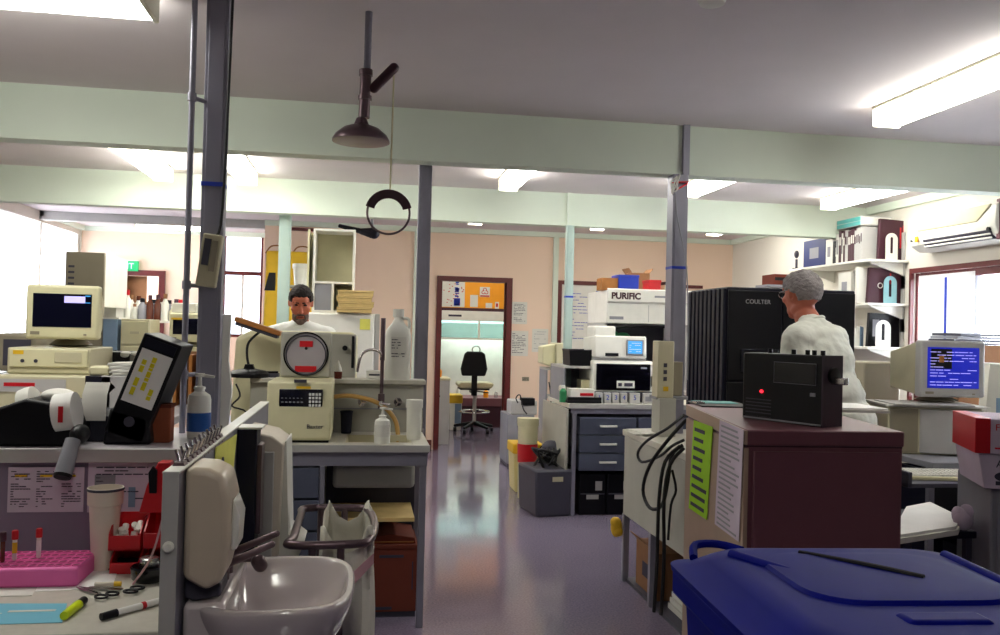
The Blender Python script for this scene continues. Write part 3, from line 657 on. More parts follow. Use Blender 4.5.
# hand basin
def basin():
    x0 = PX+.02; y0 = 1.94; y1 = 2.42; zr = .85; t = thing('hand_basin', 'white porcelain hand basin fixed to the partition, with lever taps', 'basin', (x0, (y0+y1)/2, zr))
    hw = (y1-y0)/2; L = .375; n = 40
    def ring(k, z, dx=0):
        P = []
        for i in range(n):
            a = 2*math.pi*i/n; ca = math.cos(a); sa = math.sin(a)
            e = .62
            X = L/2+dx+(L/2)*k*(abs(ca)**e)*(1 if ca > 0 else -1); Yy = hw*k*(abs(sa)**e)*(1 if sa > 0 else -1)
            P.append((max(X, .0), Yy, z))
        return P
    rings = [ring(.55, -.19, -.03), ring(.72, -.16, -.02), ring(.9, -.08), ring(.985, -.03), ring(1, -.008), ring(.985, 0), ring(.9, 0, .0), ring(.84, -.012, .01), ring(.74, -.06, .015), ring(.58, -.115, .015), ring(.3, -.14, .01), ring(.06, -.145, .0)]
    vs = [p for r_ in rings for p in r_]; fs = []
    for k in range(len(rings)-1):
        for i in range(n): j = (i+1) % n; fs.append((k*n+i, k*n+j, (k+1)*n+j, (k+1)*n+i))
    fs += [tuple(range(n))[::-1], tuple(range((len(rings)-1)*n, len(rings)*n))]
    MB().vf(vs, fs).build('bowl', 'porcelain', t, sub=1)
    MB().box(.0, .09, -hw*.8, hw*.8, -.12, .006).build('tap_ledge', 'porcelain', t, bevel=.012)
    for s in (-1, 1):
        g = MB().cyl((.055, s*.06, .006), (.055, s*.06, .05), .017).cap((.055, s*.06, .05), (.175, s*.055+.01, .10), .010, .008)
        g.build('tap', 'steel_dark', t)
    MB().cyl((.055, 0, .006), (.055, 0, .04), .016).tube([(.055, 0, .035), (.09, 0, .055), (.13, 0, .055), (.145, 0, .04)], .011).build('spout', 'steel_dark', t)
    MB().cap((.14, -.01, .05), (.145, -.01, .042), .018, .018).build('aerator', 'steel_dark', t)
    MB().lathe([(.005, -.139), (.02, -.138), (.022, -.135)], 16, Matrix.Translation((L/2+.01, 0, 0))).build('waste', 'chrome', t)
    MB().cyl((L/2-.03, 0, -.19), (L/2-.03, 0, -.45), .02).build('trap', 'white', t)
basin()
# waste bag stand
def stand():
    z = .85; P = [onz(x, y, z) for x, y in ((290, 545), (352, 544), (375, 527), (345, 508), (296, 510))]
    c = Vector((P[0].x*.5+P[1].x*.5, 2.8, 0)); t = thing('waste_bag_stand', 'chrome tube stand holding the white waste bag beyond the basin', 'stand', (c.x, 2.78, 0))
    o = Vector((c.x, 2.78, 0)); xl = PX+.2-o.x+.02; xr = P[2].x-o.x; yf = P[0].y-o.y; yb = P[3].y-o.y
    MB().tube([(xl, yb, z), (xr-.07, yb, z), (xr-.02, yb-.04, z), (xr, (yf+yb)/2, z), (xr-.02, yf+.04, z), (xr-.07, yf, z), (xl-.01, yf, z), (xl-.01, yf+.1, z), (xl-.01, yb-.1, z)], .0125, n=12, closed=True).build('top_ring', 'steel_dark', t)
    for x, y in ((xl+.05, yf), (xr-.1, yf), (xl+.05, yb), (xr-.1, yb)):
        MB().cyl((x, y, .04), (x, y, z), .011).build('leg', 'steel_dark', t)
    MB().tube([(xl+.05, yf, .05), (xr-.1, yf, .05), (xr-.1, yb, .05), (xl+.05, yb, .05)], .01, closed=True, smooth=0).build('base_ring', 'steel_dark', t)
    # bag
    q = thing('waste_bag', 'white waste bag with a pink stripe, hanging in the tube stand', 'bag', (o.x, o.y, .1))
    n = 48; vs = []; fs = []; rows = 22; cx = (xl+xr)/2+.03; cy = (yf+yb)/2+.0; hw = (xr-xl)/2-.035; hd = (yb-yf)/2-.035
    for k in range(rows):
        u = k/(rows-1)
        for i in range(n):
            a = 2*math.pi*i/n; e = .45; ca = math.cos(a); sa = math.sin(a)
            bul = 1+.10*math.sin(u*math.pi)+.05*math.sin(a*7+u*6)+.03*math.sin(a*13-u*9)
            zt = .765+.025*(abs(ca*sa)*2)**2-.05*(1-abs(ca*sa)*2)
            vs.append((cx+hw*bul*abs(ca)**e*(1 if ca > 0 else -1), cy+hd*bul*abs(sa)**e*(1 if sa > 0 else -1), u*zt))
    for k in range(rows-1):
        for i in range(n): j = (i+1) % n; fs.append((k*n+i, k*n+j, (k+1)*n+j, (k+1)*n+i))
    fs.append(tuple(range(n))[::-1])
    g = MB().vf(vs, fs).build('bag', 'plastic_bag', q); md = g.modifiers.new('s', 'SOLIDIFY'); md.thickness = .003
    MB().prism([(cx+hw*.2, .66), (cx+hw*1.0, .72), (cx+hw*1.0, .69), (cx+hw*.2, .62)], cy-hd*1.12, cy-hd*1.1, 'y').build('stripe', 'ribbon', q)
stand()
# ================================================================== SINK BENCH (centre left)
SB = 4.25
sx0 = -.60; sx1 = at(430, 446, SB).x
t = thing('sink_bench', 'long grey laboratory sink bench with splashback, carrying the centrifuge', 'bench', ((sx0+sx1)/2, SB, 0))
w = (sx1-sx0)/2; cx = (sx0+sx1)/2
kx0 = at(346, 438, 4.45).x-cx; kx1 = at(411, 438, 4.45).x-cx      # sink cut-out
MB().box(-w, kx0, 0, .56, .87, .9).box(kx1, w, 0, .56, .87, .9).box(kx0, kx1, 0, .12, .87, .9).box(kx0, kx1, .42, .56, .87, .9).build('worktop', 'counter', t, bevel=.003)
MB().box(-w, w, -.008, 0, .868, .902).build('edge', 'grey_light', t)
MB().box(-w+.01, w-.01, .005, .03, .80, .866).build('rail', 'post', t)
MB().box(kx0, kx1, .12, .13, .70, .9).box(kx0, kx1, .41, .42, .70, .9).box(kx0, kx0+.01, .13, .41, .7, .9).box(kx1-.01, kx1, .13, .41, .7, .9).box(kx0, kx1, .12, .42, .69, .7).build('sink', 'beige', t)
for i, (px, dx) in enumerate(((423, 0), (423, .5))):
    x = w-.035
    MB().box(x-.012, x+.022, dx+.01, dx+.045, 0, .80).build('leg', 'post', t, bevel=.003)
x = at(322, 500, SB).x-cx
MB().box(x-.015, x+.01, .0, .03, 0, .80).build('leg', 'post', t, bevel=.003)
# drawer column left of it
for k in range(3):
    z1 = .79-.155*k
    d = MB().box(-w+.02, x-.018, -.006, .4, z1-.145, z1).build('drawer', 'drawer', t, bevel=.003)
    MB().box(x-.30, x-.20, -.022, -.012, z1-.075, z1-.060).box(x-.30, x-.29, -.014, -.005, z1-.075, z1-.06).box(x-.21, x-.2, -.014, -.005, z1-.075, z1-.06).build('handle', 'white', d, bevel=.002)
MB().box(-w+.02, x-.018, .02, .45, .05, .32).build('cabinet', 'drawer', t)
MB().box(at(333, 480, 4.4).x-cx, at(414, 480, 4.4).x-cx, .08, .45, .675, .80).build('sink_apron', 'bench_side', t, bevel=.02)
MB().box(x+.03, w-.06, .12, .5, .50, .52).build('shelf', 'wood_pale', t); MB().box(x, w-.04, .5, .52, 0, .8).build('back_panel', 'grey_dark', t)
# splashback with ledge
LZ = 1.19
MB().box(-w, w, .56, .58, .9, LZ-.025).build('splashback', 'bench_side', t); MB().box(-w, w+.01, .53, .7, LZ-.025, LZ).build('ledge', 'counter', t, bevel=.004)
MB().box(-w, w, .68, .70, .0, LZ-.025).build('rear_panel', 'bench_side', t)
MB().box(-w, w, .553, .56, 1.025, 1.031).build('tile_joint', 'grey', t)
yS = SB+.56
for px, lab in ((362, 'left'), (398, 'right')):
    p = at(px, 402 if px < 370 else 402, yS-.03); q = thing('wall_tap', 'small chrome wall tap on the splashback, %s of the tall tap' % lab, 'tap', (p.x, yS, p.z))
    MB().cyl((0, 0, 0), (0, -.03, 0), .022).cyl((0, -.03, 0), (0, -.055, 0), .012).build('body', 'chrome', q)
    g = MB()
    for k in range(3): a = k*2.1; g.cap((0, -.055, 0), (.022*math.cos(a), -.055, .022*math.sin(a)), .005, .006, 8)
    g.build('handle', 'chrome', q)
# tall laboratory tap
p = at(381, 402, yS-.03); q = thing('laboratory_tap', 'tall gooseneck laboratory tap on the splashback', 'tap', (p.x, yS, p.z))
zt = at(381, 318, yS-.1).z-p.z
MB().cyl((0, 0, 0), (0, -.08, 0), .014).cyl((0, -.08, -.03), (0, -.08, .05), .018).cyl((0, -.08, .04), (0, -.08, zt*.5), .010).cyl((0, -.08, zt*.5), (0, -.08, zt), .013).build('riser', 'steel_dark', q)
xx = at(357, 372, yS-.15).x-p.x; zz = at(357, 372, yS-.15).z-p.z; zk = at(370, 350, yS-.15).z-p.z
MB().tube([(0, -.08, zk-.07), (-.012, -.09, zk-.015), (xx*.5, -.12, zk), (xx*.85, -.14, zk-.03), (xx, -.15, zz)], .008, n=12).build('spout', 'chrome', q)
MB().cyl((0, -.08, 0), (0, -.13, 0), .014).build('valve', 'chrome', q); MB().cap((0, -.13, 0), (.04, -.14, -.005), .006, .008).build('handle', 'chrome', q)
# hose
a = at(332, 397, yS-.12); tag(MB().tube([a, at(352, 396, yS-.1), at(378, 403, yS-.1), at(394, 418, yS-.1), at(398, 436, yS-.12), Vector((at(396, 440, yS-.14).x, yS-.17, .83))], .0125, n=12).build('rubber_hose', 'hose'),
    'tan rubber hose curving from behind the centrifuge into the sink', 'hose')
# pump bottle, tub, dark cup
c_, w_, h_ = fit(375, 391, 407, 4.32, .9); pump('lotion_pump_bottle', 'small white pump bottle standing at the sink edge', 'bottle', c_.x, 4.32, .9, w_/2, h_, lab='paper', lz=(.3, .75), nh=.3)
c_, w_, h_ = fit(407, 424, 401, 4.42, .9); t = thing('plastic_tub', 'white screw-top plastic tub at the right end of the sink bench', 'tub', (c_.x, 4.50, .9)); r = w_/2
MB().lathe([(r*.8, 0), (r*.86, .01), (r*.92, h_*.8)], 24).build('body', 'bottle_white', t); MB().lathe([(r, h_*.8), (r*1.02, h_*.82), (r, h_), (r*.9, h_)], 24).build('lid', 'white', t)
c_, w_, h_ = fit(339, 352, 414, 4.6, .9); t = thing('dark_beaker', 'dark blue beaker at the splashback right of the centrifuge', 'beaker', (at(346, 430, 4.7).x, 4.74, .9)); r = w_/2
MB().lathe([(r*.8, 0), (r, h_), (r*.9, h_), (r*.72, .01)], 20).build('wall', 'navy', t); MB().lathe([(r, h_-.006), (r*1.08, h_), (r, h_+.003)], 20, caps=False).build('rim', 'navy', t)

# centrifuge
c_, w_, h_ = fit(267, 332, 382, 4.33, .9)
t = thing('centrifuge', 'cream bench centrifuge with raised round lid and keypad', 'centrifuge', (c_.x, 4.33, .9)); w = w_/2; hh = h_
MB().prism([(0, .02), (.015, .012), (.40, .012), (.40, hh), (.02, hh), (.0, hh*.55)], -w, w, 'x').build('casing', 'cream', t, bevel=.01, seg=3)
MB().box(-w+.01, w-.01, .02, .4, 0, .02).build('base', 'black', t)
fa = math.atan2(.02, hh*.45)
cp = MB().box(-w*.62, w*.72, -.006, .004, hh*.57, hh*.88, Matrix.Translation((0, .008, 0))).build('control_panel', 'screen_dark', t, bevel=.003)
b = MB()
for i in range(4):
    for j in range(4): b.box(w*(.30+.1*i), w*(.37+.1*i), -.004, .0, hh*(.60+.06*j), hh*(.64+.06*j))
kb = b.build('keypad', 'label_white', t, smooth=False); kb['kind'] = 'stuff'
b = MB()
for i in range(6): b.box(w*(-.55+.12*i), w*(-.48+.12*i), -.004, 0, hh*.66, hh*.68).box(w*(-.55+.12*i), w*(-.5+.12*i), -.004, 0, hh*.73, hh*.74)
b.build('display', 'grey', t, smooth=False)['kind'] = 'stuff'
MB().box(-w*.1, w*.35, -.004, 0, hh*.89, hh*.93).build('yellow_label', 'yellow', t); text('maker_name', 'Baxter', .03, (w*.25, -.001, hh*.24), 'ink', t)
lz = at(305, 332, 4.68).z-.9; lw = (at(331, 350, 4.6).x-at(279, 350, 4.6).x)/2; lx = at(305, 350, 4.6).x-c_.x
ly = .36; lc = (hh+lz)/2+.005
ld = MB().box(lx-lw, lx+lw, ly, ly+.05, hh-.0, lz).build('lid', 'bench_side', t, bevel=.015, seg=3)
rr = lw*.86
dm('lid_liner', '#a49ea4', rough=.3)
MB().lathe([(.0005, 0), (rr*.95, 0)], 40, Matrix.Translation((lx, ly-.002, lc)) @ Matrix.Rotation(math.pi/2, 4, 'X'), caps=False).build('lid_liner', 'lid_liner', ld)
MB().tube([(lx+rr*math.cos(a), ly-.006, lc+rr*math.sin(a)) for a in [2*math.pi*k/28 for k in range(28)]], .0042, closed=True, smooth=1).build('lid_seal', 'black', ld)
MB().tube([(lx+rr*.9*math.cos(a), ly-.006, lc-.005+rr*.9*math.sin(a)) for a in [2*math.pi*k/28 for k in range(28)]], .003, closed=True, smooth=1).build('lid_seal', 'grey_dark', ld)
for z, ww in ((.45, .26), (-.72, .42)): MB().box(lx-lw*ww, lx+lw*ww, ly-.006, ly-.002, lc+rr*z-.014, lc+rr*z+.018).build('warning_label', 'red', ld)
MB().ell((lx, ly-.004, lc+.03), (.008, .004, .008)).build('lid_screw', 'black', ld)
MB().box(lx-.03, lx+.03, -.002, .01, hh-.004, hh+.012).build('latch', 'grey_dark', t)

# things under the bench
c_, w_, h_ = fit(364, 418, 522, 4.42, 0)
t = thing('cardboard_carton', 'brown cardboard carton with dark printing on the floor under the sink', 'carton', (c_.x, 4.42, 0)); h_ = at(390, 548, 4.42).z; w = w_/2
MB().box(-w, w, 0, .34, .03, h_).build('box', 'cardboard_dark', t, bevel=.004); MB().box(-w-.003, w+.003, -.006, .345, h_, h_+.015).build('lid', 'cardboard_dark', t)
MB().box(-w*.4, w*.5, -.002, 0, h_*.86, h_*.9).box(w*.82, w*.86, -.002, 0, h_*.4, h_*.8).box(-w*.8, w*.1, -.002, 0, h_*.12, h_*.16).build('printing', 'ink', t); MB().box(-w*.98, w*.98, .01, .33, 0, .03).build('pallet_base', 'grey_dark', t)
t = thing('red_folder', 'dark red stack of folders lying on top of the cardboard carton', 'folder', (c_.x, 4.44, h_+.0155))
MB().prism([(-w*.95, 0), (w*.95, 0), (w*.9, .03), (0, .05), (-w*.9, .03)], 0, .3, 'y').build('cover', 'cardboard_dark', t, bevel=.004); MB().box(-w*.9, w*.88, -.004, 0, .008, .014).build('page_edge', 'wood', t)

# large water bottle on the ledge
c_, w_, h_ = fit(386, 412, 309, 4.83, LZ)
t = thing('water_container', 'large white plastic bottle with paper label on the ledge beside the post', 'bottle', (c_.x, 4.87, LZ)); w = w_/2; hb = h_*.86
def rrect(hw, hd, z, n=28, e=.45): return [(hw*abs(math.cos(a))**e*(1 if math.cos(a) > 0 else -1), hd*abs(math.sin(a))**e*(1 if math.sin(a) > 0 else -1), z) for a in [2*math.pi*(i+.5)/n for i in range(n)]]
rings = [rrect(w*.95, w*.75, 0), rrect(w, w*.8, .02), rrect(w, w*.8, hb*.72), rrect(w*.9, w*.7, hb*.82), rrect(w*.5, w*.42, hb*.93, e=.8), rrect(w*.34, w*.34, hb, e=1), rrect(w*.34, w*.34, hb+.02, e=1)]
def loft(rings): 
    n = len(rings[0]); vs = [p for r_ in rings for p in r_]
    fs = [(k*n+i, k*n+(i+1) % n, (k+1)*n+(i+1) % n, (k+1)*n+i) for k in range(len(rings)-1) for i in range(n)]+[tuple(range(n))[::-1], tuple(range((len(rings)-1)*n, len(rings)*n))]
    return MB().vf(vs, fs)
loft(rings).build('body', 'bottle_white', t)
MB().lathe([(w*.4, hb+.01), (w*.44, hb+.015), (w*.42, h_)], 20).build('cap', 'white', t); MB().tube([(w*.35, 0, hb+.005), (w*.75, 0, hb), (w*.86, 0, hb*.9), (w*.8, 0, hb*.8)], .009).build('handle', 'bottle_white', t)
MB().box(-w*.55, w*.6, -w*.8-.004, -w*.8, hb*.42, hb*.7).build('label', 'paper', t)
l = lines(-w*.5, w*.5, hb*.36, hb*.68, 7, -w*.8-.005, .3, 5); l.build('writing', 'ink', t, smooth=False)
# small wash bottle
c_, w_, h_ = fit(333, 341, 362, 4.83, LZ); t = thing('small_dropper_bottle', 'small white cone-topped bottle on the ledge right of the centrifuge lid', 'bottle', (at(338, 378, 4.83).x, 4.83, LZ))
MB().lathe([(.02, 0), (.022, .03), (.022, .04)], 16).build('base', 'cardboard_dark', t); MB().lathe([(.022, .04), (.018, .06), (.006, .09), (.003, .1)], 16).build('cone', 'bottle_white', t)
c_, w_, h_ = fit(366, 383, 371, 4.85, LZ); t = thing('white_pack', 'small white box with dark stripe lying on the ledge behind the tap spout', 'box', (c_.x, 4.87, LZ))
MB().box(-.045, .045, 0, .06, 0, h_).build('carton', 'white', t, bevel=.002); MB().box(-.03, .03, -.002, 0, h_*.4, h_*.6).build('stripe', 'ink', t)

# rear bench with big cream machine
t = bench('rear_bench', 'bench behind the sink splashback, carrying the big cream machine', -.95, .36, 4.97, 5.62, .9)
xa = at(232, 350, 5.1).x; xb = at(357, 350, 5.1).x; zt = at(320, 332, 5.1).z
t = thing('laboratory_incubator', 'wide cream rounded machine with knob and black handle behind the centrifuge', 'machine', ((xa+xb)/2, 5.08, .9)); w = (xb-xa)/2; hh = zt-.9
MB().prism([(-w, 0), (w, 0), (w, hh-.03), (w-.02, hh), (-w+.1, hh), (-w+.02, hh-.04)], 0, .5, 'y').build('casing', 'cream', t, bevel=.03, seg=4)
xk = at(330, 350, 5.08).x-t.location.x
MB().box(xk, w-.005, -.012, 0, .05, hh-.01).build('door', 'bench_side', t, bevel=.008)
kx = at(345, 348, 5.06).x-t.location.x; kz = at(345, 348, 5.06).z-.9
MB().cyl((kx, -.012, kz), (kx, -.045, kz), .015).build('knob', 'black', t)
hx = at(353, 350, 5.06).x-t.location.x
MB().box(hx-.008, hx+.008, -.035, -.012, at(353, 368, 5.06).z-.9, at(353, 336, 5.06).z-.9).build('handle', 'black', t, bevel=.004)
# desk lamp
bx = at(245, 372, 4.88); c = Vector((bx.x, 4.88, LZ))
c = Vector((at(249, 375, 4.86).x, 4.86, LZ))
t = thing('bench_lamp', 'gooseneck bench lamp with long wooden brown shade above a black base', 'lamp', c)
MB().lathe([(.11, 0), (.11, .02), (.09, .035), (.04, .045)], 28).prism([(-.03, .04), (.03, .04), (.02, .07), (-.02, .07)], -.02, .02, 'y').build('base', 'black', t)
def LL(px, py, Y=4.86): q = at(px, py, Y); return q-c
MB().tube([(0, 0, .05), LL(247, 355), LL(249, 342), LL(262, 330)], .007, n=10).build('neck', 'rubber', t)
p0 = LL(236, 319); p1 = LL(281, 334)
d = p1-p0; an = math.atan2(d.z, d.x)
m = Matrix.Translation(p0) @ Matrix.Rotation(-an, 4, 'Y')
MB().box(0, d.length, -.06, .08, -.012, .014, m).build('shade', 'wood', t, bevel=.004); MB().box(.01, d.length-.01, -.05, .07, -.03, -.012, m).build('reflector', 'grey_dark', t, bevel=.003)
# dark trailing wires below the ledge at left
q0 = at(246, 384, 4.76); 
tag(MB().tube([at(236, 384, 4.77), at(240, 396, 4.75), at(232, 406, 4.75), at(246, 412, 4.75), at(240, 428, 4.75), Vector((at(240, 440, 4.7).x, 4.7, .906))], .005).build('loose_wires', 'rubber'), 'tangle of black wire hanging from the ledge left of the centrifuge', 'cable')
t = thing('pipette_stand', 'dark tray of small instruments on the ledge by the lamp base', 'tray', (at(268, 377, 4.86).x, 4.84, LZ))
MB().box(-.055, .055, 0, .1, 0, .02).build('tray', 'grey_dark', t, bevel=.003); MB().cyl((-.03, .03, .026), (.05, .05, .026), .007).cyl((-.02, .07, .025), (.04, .08, .025), .006).build('instrument', 'black', t)

# refrigerator and cupboard behind the man
FY = 6.95; xa = at(300, 340, FY).x; xb = at(379, 340, FY).x; zt = at(340, 313, FY).z
t = thing('refrigerator', 'white refrigerator with a yellow note, behind the man and below the cupboard', 'refrigerator', ((xa+xb)/2, FY, 0)); w = (xb-xa)/2
MB().box(-w, w, .0, .6, .05, zt).build('body', 'white', t, bevel=.01); MB().box(-w+.002, w-.04, -.05, -.003, .1, zt-.005).build('door', 'white_gloss', t, bevel=.012)
MB().box(w-.035, w, -.03, 0, .05, zt-.003).build('side_strip', 'grey_light', t)
p = at(365, 324, FY-.05); MB().box(p.x-t.location.x-.04, p.x-t.location.x+.04, -.055, -.051, p.z-.045, p.z+.04).build('yellow_note', 'yellow_note', t)
MB().box(-w+.02, w-.02, .05, .55, 0, .05).build('plinth', 'grey_dark', t)
CY = 7.0; zb = zt
xa = at(313, 260, CY).x; xb = at(355, 260, CY).x; zt2 = at(335, 229, CY).z; zm = at(335, 284, CY).z
t = thing('open_cupboard', 'tall white open-fronted cupboard on top of the refrigerator', 'cupboard', ((xa+xb)/2, CY, zb+.002)); w = (xb-xa)/2; h1 = zt2-zb-.002; hm = zm-zb
T = .018
MB().box(-w, -w+T, 0, .3, 0, h1).build('side_panel', 'white', t); MB().box(w-T, w, 0, .3, 0, h1).build('side_panel', 'white', t)
MB().box(-w+T, w-T, 0, .3, h1-T, h1).build('top_panel', 'white', t); MB().box(-w+T, w-T, 0, .3, hm, hm+T).build('shelf', 'white', t); MB().box(-w+T, w-T, 0, .3, 0, T).build('bottom_panel', 'white', t)
MB().box(-w+T, w-T, .285, .3, T, h1-T).build('back_panel', 'cream', t); xm = at(332, 300, CY).x-t.location.x; MB().box(xm-.006, xm+.012, 0, .28, T, hm).build('divider', 'white', t)
MB().box(-w+T+.002, xm-.008, .01, .02, T, hm-.002).build('inner_panel', 'grey', t)
MB().box(-w-.045, -w-.03, .0, .3, hm-.05, h1-.01).box(-w-.03, -w, .28, .3, hm-.05, h1-.01).build('open_door', 'cream', t)
# stacked wooden trays
r = random.Random(8)
for k in range(4):
    a = at(333, 300, 6.96).x; b = at(370, 300, 6.96).x; hh = (at(350, 291, 6.96).z-zb)/4
    lab = ['bottom', 'second from the bottom', 'third from the bottom', 'top'][k]
    q = thing('slide_tray', 'pale wooden slide tray, %s of the stack on the refrigerator' % lab, 'tray', ((a+b)/2+.03+r.uniform(-.01, .01), 6.72, zt+.002+hh*k+.002), 0, 'pale wooden trays'); w = (b-a)/2-.01
    # trays sit in front of the cupboard on the refrigerator top
    q.location.y = 6.96
    MB().box(-w, w, -.1, .14, 0, hh*.62).build('box', 'wood_pale', q, bevel=.003); MB().box(-w-.004, w+.004, -.106, .145, hh*.64, hh*.95).build('lid', 'wood_pale', q, bevel=.002)
# dark folded cloth on trays
# yellow waste bags on the back wall with bucket
YB = 8.3
xa = at(262, 300, YB).x; xb = at(313, 300, YB).x; zt3 = at(288, 251, YB).z; zl = at(288, 332, YB).z
t = thing('yellow_bag_holder', 'large yellow bag holder with wire hoops behind the white post and the man', 'bag holder', ((xa+xb)/2, YB, 0)); w = (xb-xa)/2
MB().prism([(-w, .3), (w, .3), (w, zt3), (-w*.9, zt3)], 0, .3, 'y').build('bag', 'yellow', t, bevel=.03, seg=3)
MB().box(-w*.95, w*.95, .02, .28, 0, .3).build('base', 'grey_dark', t)
for s in (-.55, .5): MB().tube([(w*s-w*.42, .12, zt3-.02), (w*s-w*.2, .12, zt3+.05), (w*s+w*.2, .12, zt3+.05), (w*s+w*.42, .12, zt3-.02)], .007).build('hoop', 'wood', t)
px = at(270, 281, YB).x-t.location.x; pz = at(270, 281, YB).z
MB().prism([(px-.05, pz-.09), (px+.05, pz-.09), (px+.05, pz+.08), (px-.01, pz+.08)], -.006, -.001, 'y').build('black_print', 'black', t)
# shelf with bucket in front of bag
SYY = 7.75; z = at(300, 285, SYY).z
t = thing('storage_rack', 'tall narrow metal rack behind the man, carrying the white bucket', 'rack', (at(301, 300, SYY).x, SYY, 0))
w = .16
for s in (-1, 1):
    for y in (0, .28): MB().box(s*w-.01, s*w+.01, y, y+.02, 0, z-.02).build('leg', 'grey', t)
for zz in (.4, 1.0, z-.02): MB().box(-w, w, 0, .3, zz, zz+.018).build('shelf', 'grey_light', t)
hb = at(300, 263, SYY).z-z; r = (at(311, 275, SYY).x-at(290, 275, SYY).x)/2
t = thing('bucket', 'white plastic bucket with lid on the rack beside the white post', 'bucket', (t.location.x, SYY+.14, z)); MB().lathe([(r*.82, 0), (r*.95, hb*.8)], 24).build('wall', 'white', t)
MB().lathe([(r, hb*.78), (r*1.05, hb*.82), (r*1.04, hb), (r*.9, hb)], 24).build('lid', 'white', t)
# wall mounted dark fan arm
YA = 8.0; p = at(372, 233, YA); z2 = H
t = thing('ceiling_microphone_arm', 'dark blue club-shaped arm hanging from the ceiling right of the cupboard', 'arm', (p.x, YA, H))
MB().cyl((0, 0, 0), (0, 0, p.z-H+.02), .012).build('drop_rod', 'grey', t)
q = at(340, 226, YA)-Vector((p.x, YA, H))
MB().cap((0, 0, p.z-H), (-.09, 0, p.z-H+.01), .05, .03).cap((-.09, 0, p.z-H+.01), q, .026, .018).build('arm', 'navy', t); MB().ell((.02, -.01, p.z-H-.005), .05).build('head', 'navy', t)

# ================================================================== FAR LEFT background
# tall brown-grey cupboard behind monitor
FY = 6.4; xa = at(65, 280, FY).x; xb = at(104, 280, FY).x; zt = at(85, 252, FY).z
bt = bench('far_bench', 'pale bench in the left background crowded with bottles', -3.3, -.75, 6.3, 7.3, .95, top='counter')
t = thing('instrument_cabinet', 'tall brown-grey vented instrument cabinet behind the cream monitor', 'cabinet', ((xa+xb)/2, FY, .95)); w = (xb-xa)/2; hh = zt-.95
MB().box(-w, w, 0, .03, 0, hh).build('front_panel', 'beige_dark', t, bevel=.004); MB().box(-w+.003, w, .03, .6, hh*.62, hh-.01).build('upper_body', 'white', t, bevel=.004); MB().box(-w+.003, w, .03, .6, 0, hh*.25).build('lower_body', 'white', t, bevel=.004)  # side face is white: the strong light on it is put into the colour
MB().box(-w+.02, w-.02, .4, .6, hh*.25, hh*.62).build('rear_body', 'paper', t)
b = MB()
for k in range(12): b.box(-w+.02, -w+.06, -.002, .0, hh*(.45+.04*k), hh*(.465+.04*k))
b.build('vent_slots', 'grey_dark', t)['kind'] = 'stuff'
MB().cyl((-w, .01, hh*.6), (-w-.02, .01, hh*.6), .01).build('knob', 'grey_dark', t)
# exit sign
p0 = at(112, 260, 11.9); p1 = at(137, 271, 11.9)
t = thing('exit_sign', 'green illuminated EXIT sign above the far left doorway', 'sign', ((p0.x+p1.x)/2, 11.93, p1.z)); w = (p1.x-p0.x)/2; hh = p0.z-p1.z
MB().box(-w, w, 0, .06, 0, hh).build('casing', 'exit_green', t, bevel=.003); text('lettering', 'EXIT', hh*.8, (0, -.002, hh*.22), 'screen_text', t, align='CENTER')
MB().box(-w-.004, w+.004, -.001, .062, hh, hh+.01).build('frame', 'white', t)
# blue-grey bin, cream drawers
def boxfit(name, label, cat, x0, x1, y0, Y, z, m, dep=.25, bev=.006, group=None, parts=None, pname='body'):
    c_, w_, h_ = fit(x0, x1, y0, Y, z); t = thing(name, label, cat, c_, 0, group)
    MB().box(-w_/2, w_/2, 0, dep, 0, h_).build(pname, m, t, bevel=bev)
    if parts: parts(t, w_/2, h_, dep)
    return t
def binp(t, w, h, d): MB().box(-w-.006, w+.006, -.006, d+.006, h, h+.012).build('lid', 'white', t); MB().box(w*.5, w*.95, -.004, 0, h*.1, h*.6).build('label', 'black', t)
boxfit('blue_bin', 'pale blue-grey bin with dark patch, right of the cream monitor', 'bin', 103, 118, 319, 6.35, .95, 'steelblue', .3, parts=binp)
def drw(t, w, h, d):
    for k in range(3): g = MB().box(-w+.006, w-.006, -.008, 0, h*(.04+.32*k), h*(.33+.32*k)).build('drawer', 'cream', t, bevel=.003); MB().box(-.03, .03, -.016, -.008, h*(.17+.32*k), h*(.2+.32*k)).build('handle', 'beige', g)
boxfit('drawer_unit', 'small cream three-drawer unit on the crowded far left bench', 'drawers', 121, 150, 319, 6.35, .95, 'beige', .3, parts=drw)
# bottles on top/behind
r = random.Random(11); kinds = [('amber', 'maroon'), ('bottle_white', 'amber'), ('grey', 'black'), ('bottle_white', 'red'), ('paper', 'cardboard'), ('beige', 'white')]
looks = ['dark brown bottle with maroon cap', 'white bottle with dark brown cap', 'grey bottle with black cap', 'white bottle with red cap', 'pale bottle with tan cap', 'beige bottle with white cap']
zbk = .95
sh = thing('bottle_shelf', 'pale raised shelf holding bottles along the crowded far left bench', 'shelf', (at(145, 330, 7.05).x, 7.04, .95)); zs = at(135, 320, 7.05).z-.95
MB().box(-.40, .40, 0, .3, zs-.018, zs).build('board', 'white', sh)
for s in (-1, 1): MB().box(s*.39-.01, s*.39+.01, 0, .3, 0, zs-.018).build('side_panel', 'white', sh)
for i in range(22):
    row = i % 2; px = 104+i*3.8; Yb = 7.09+.12*row; x = at(px, 320, Yb).x; k = r.randrange(6); hb = r.uniform(.12, .24); rr = r.uniform(.022, .036)
    q = thing('reagent_bottle', looks[k]+' in the row on the far left bottle shelf', 'bottle', (x, Yb, .95+zs), 0, 'reagent bottles, '+looks[k])
    MB().lathe([(rr, 0), (rr, hb*.62), (rr*.5, hb*.78), (rr*.45, hb*.84)], 14).build('body', kinds[k][0], q); MB().lathe([(rr*.55, hb*.82), (rr*.55, hb)], 12).build('cap', kinds[k][1], q)
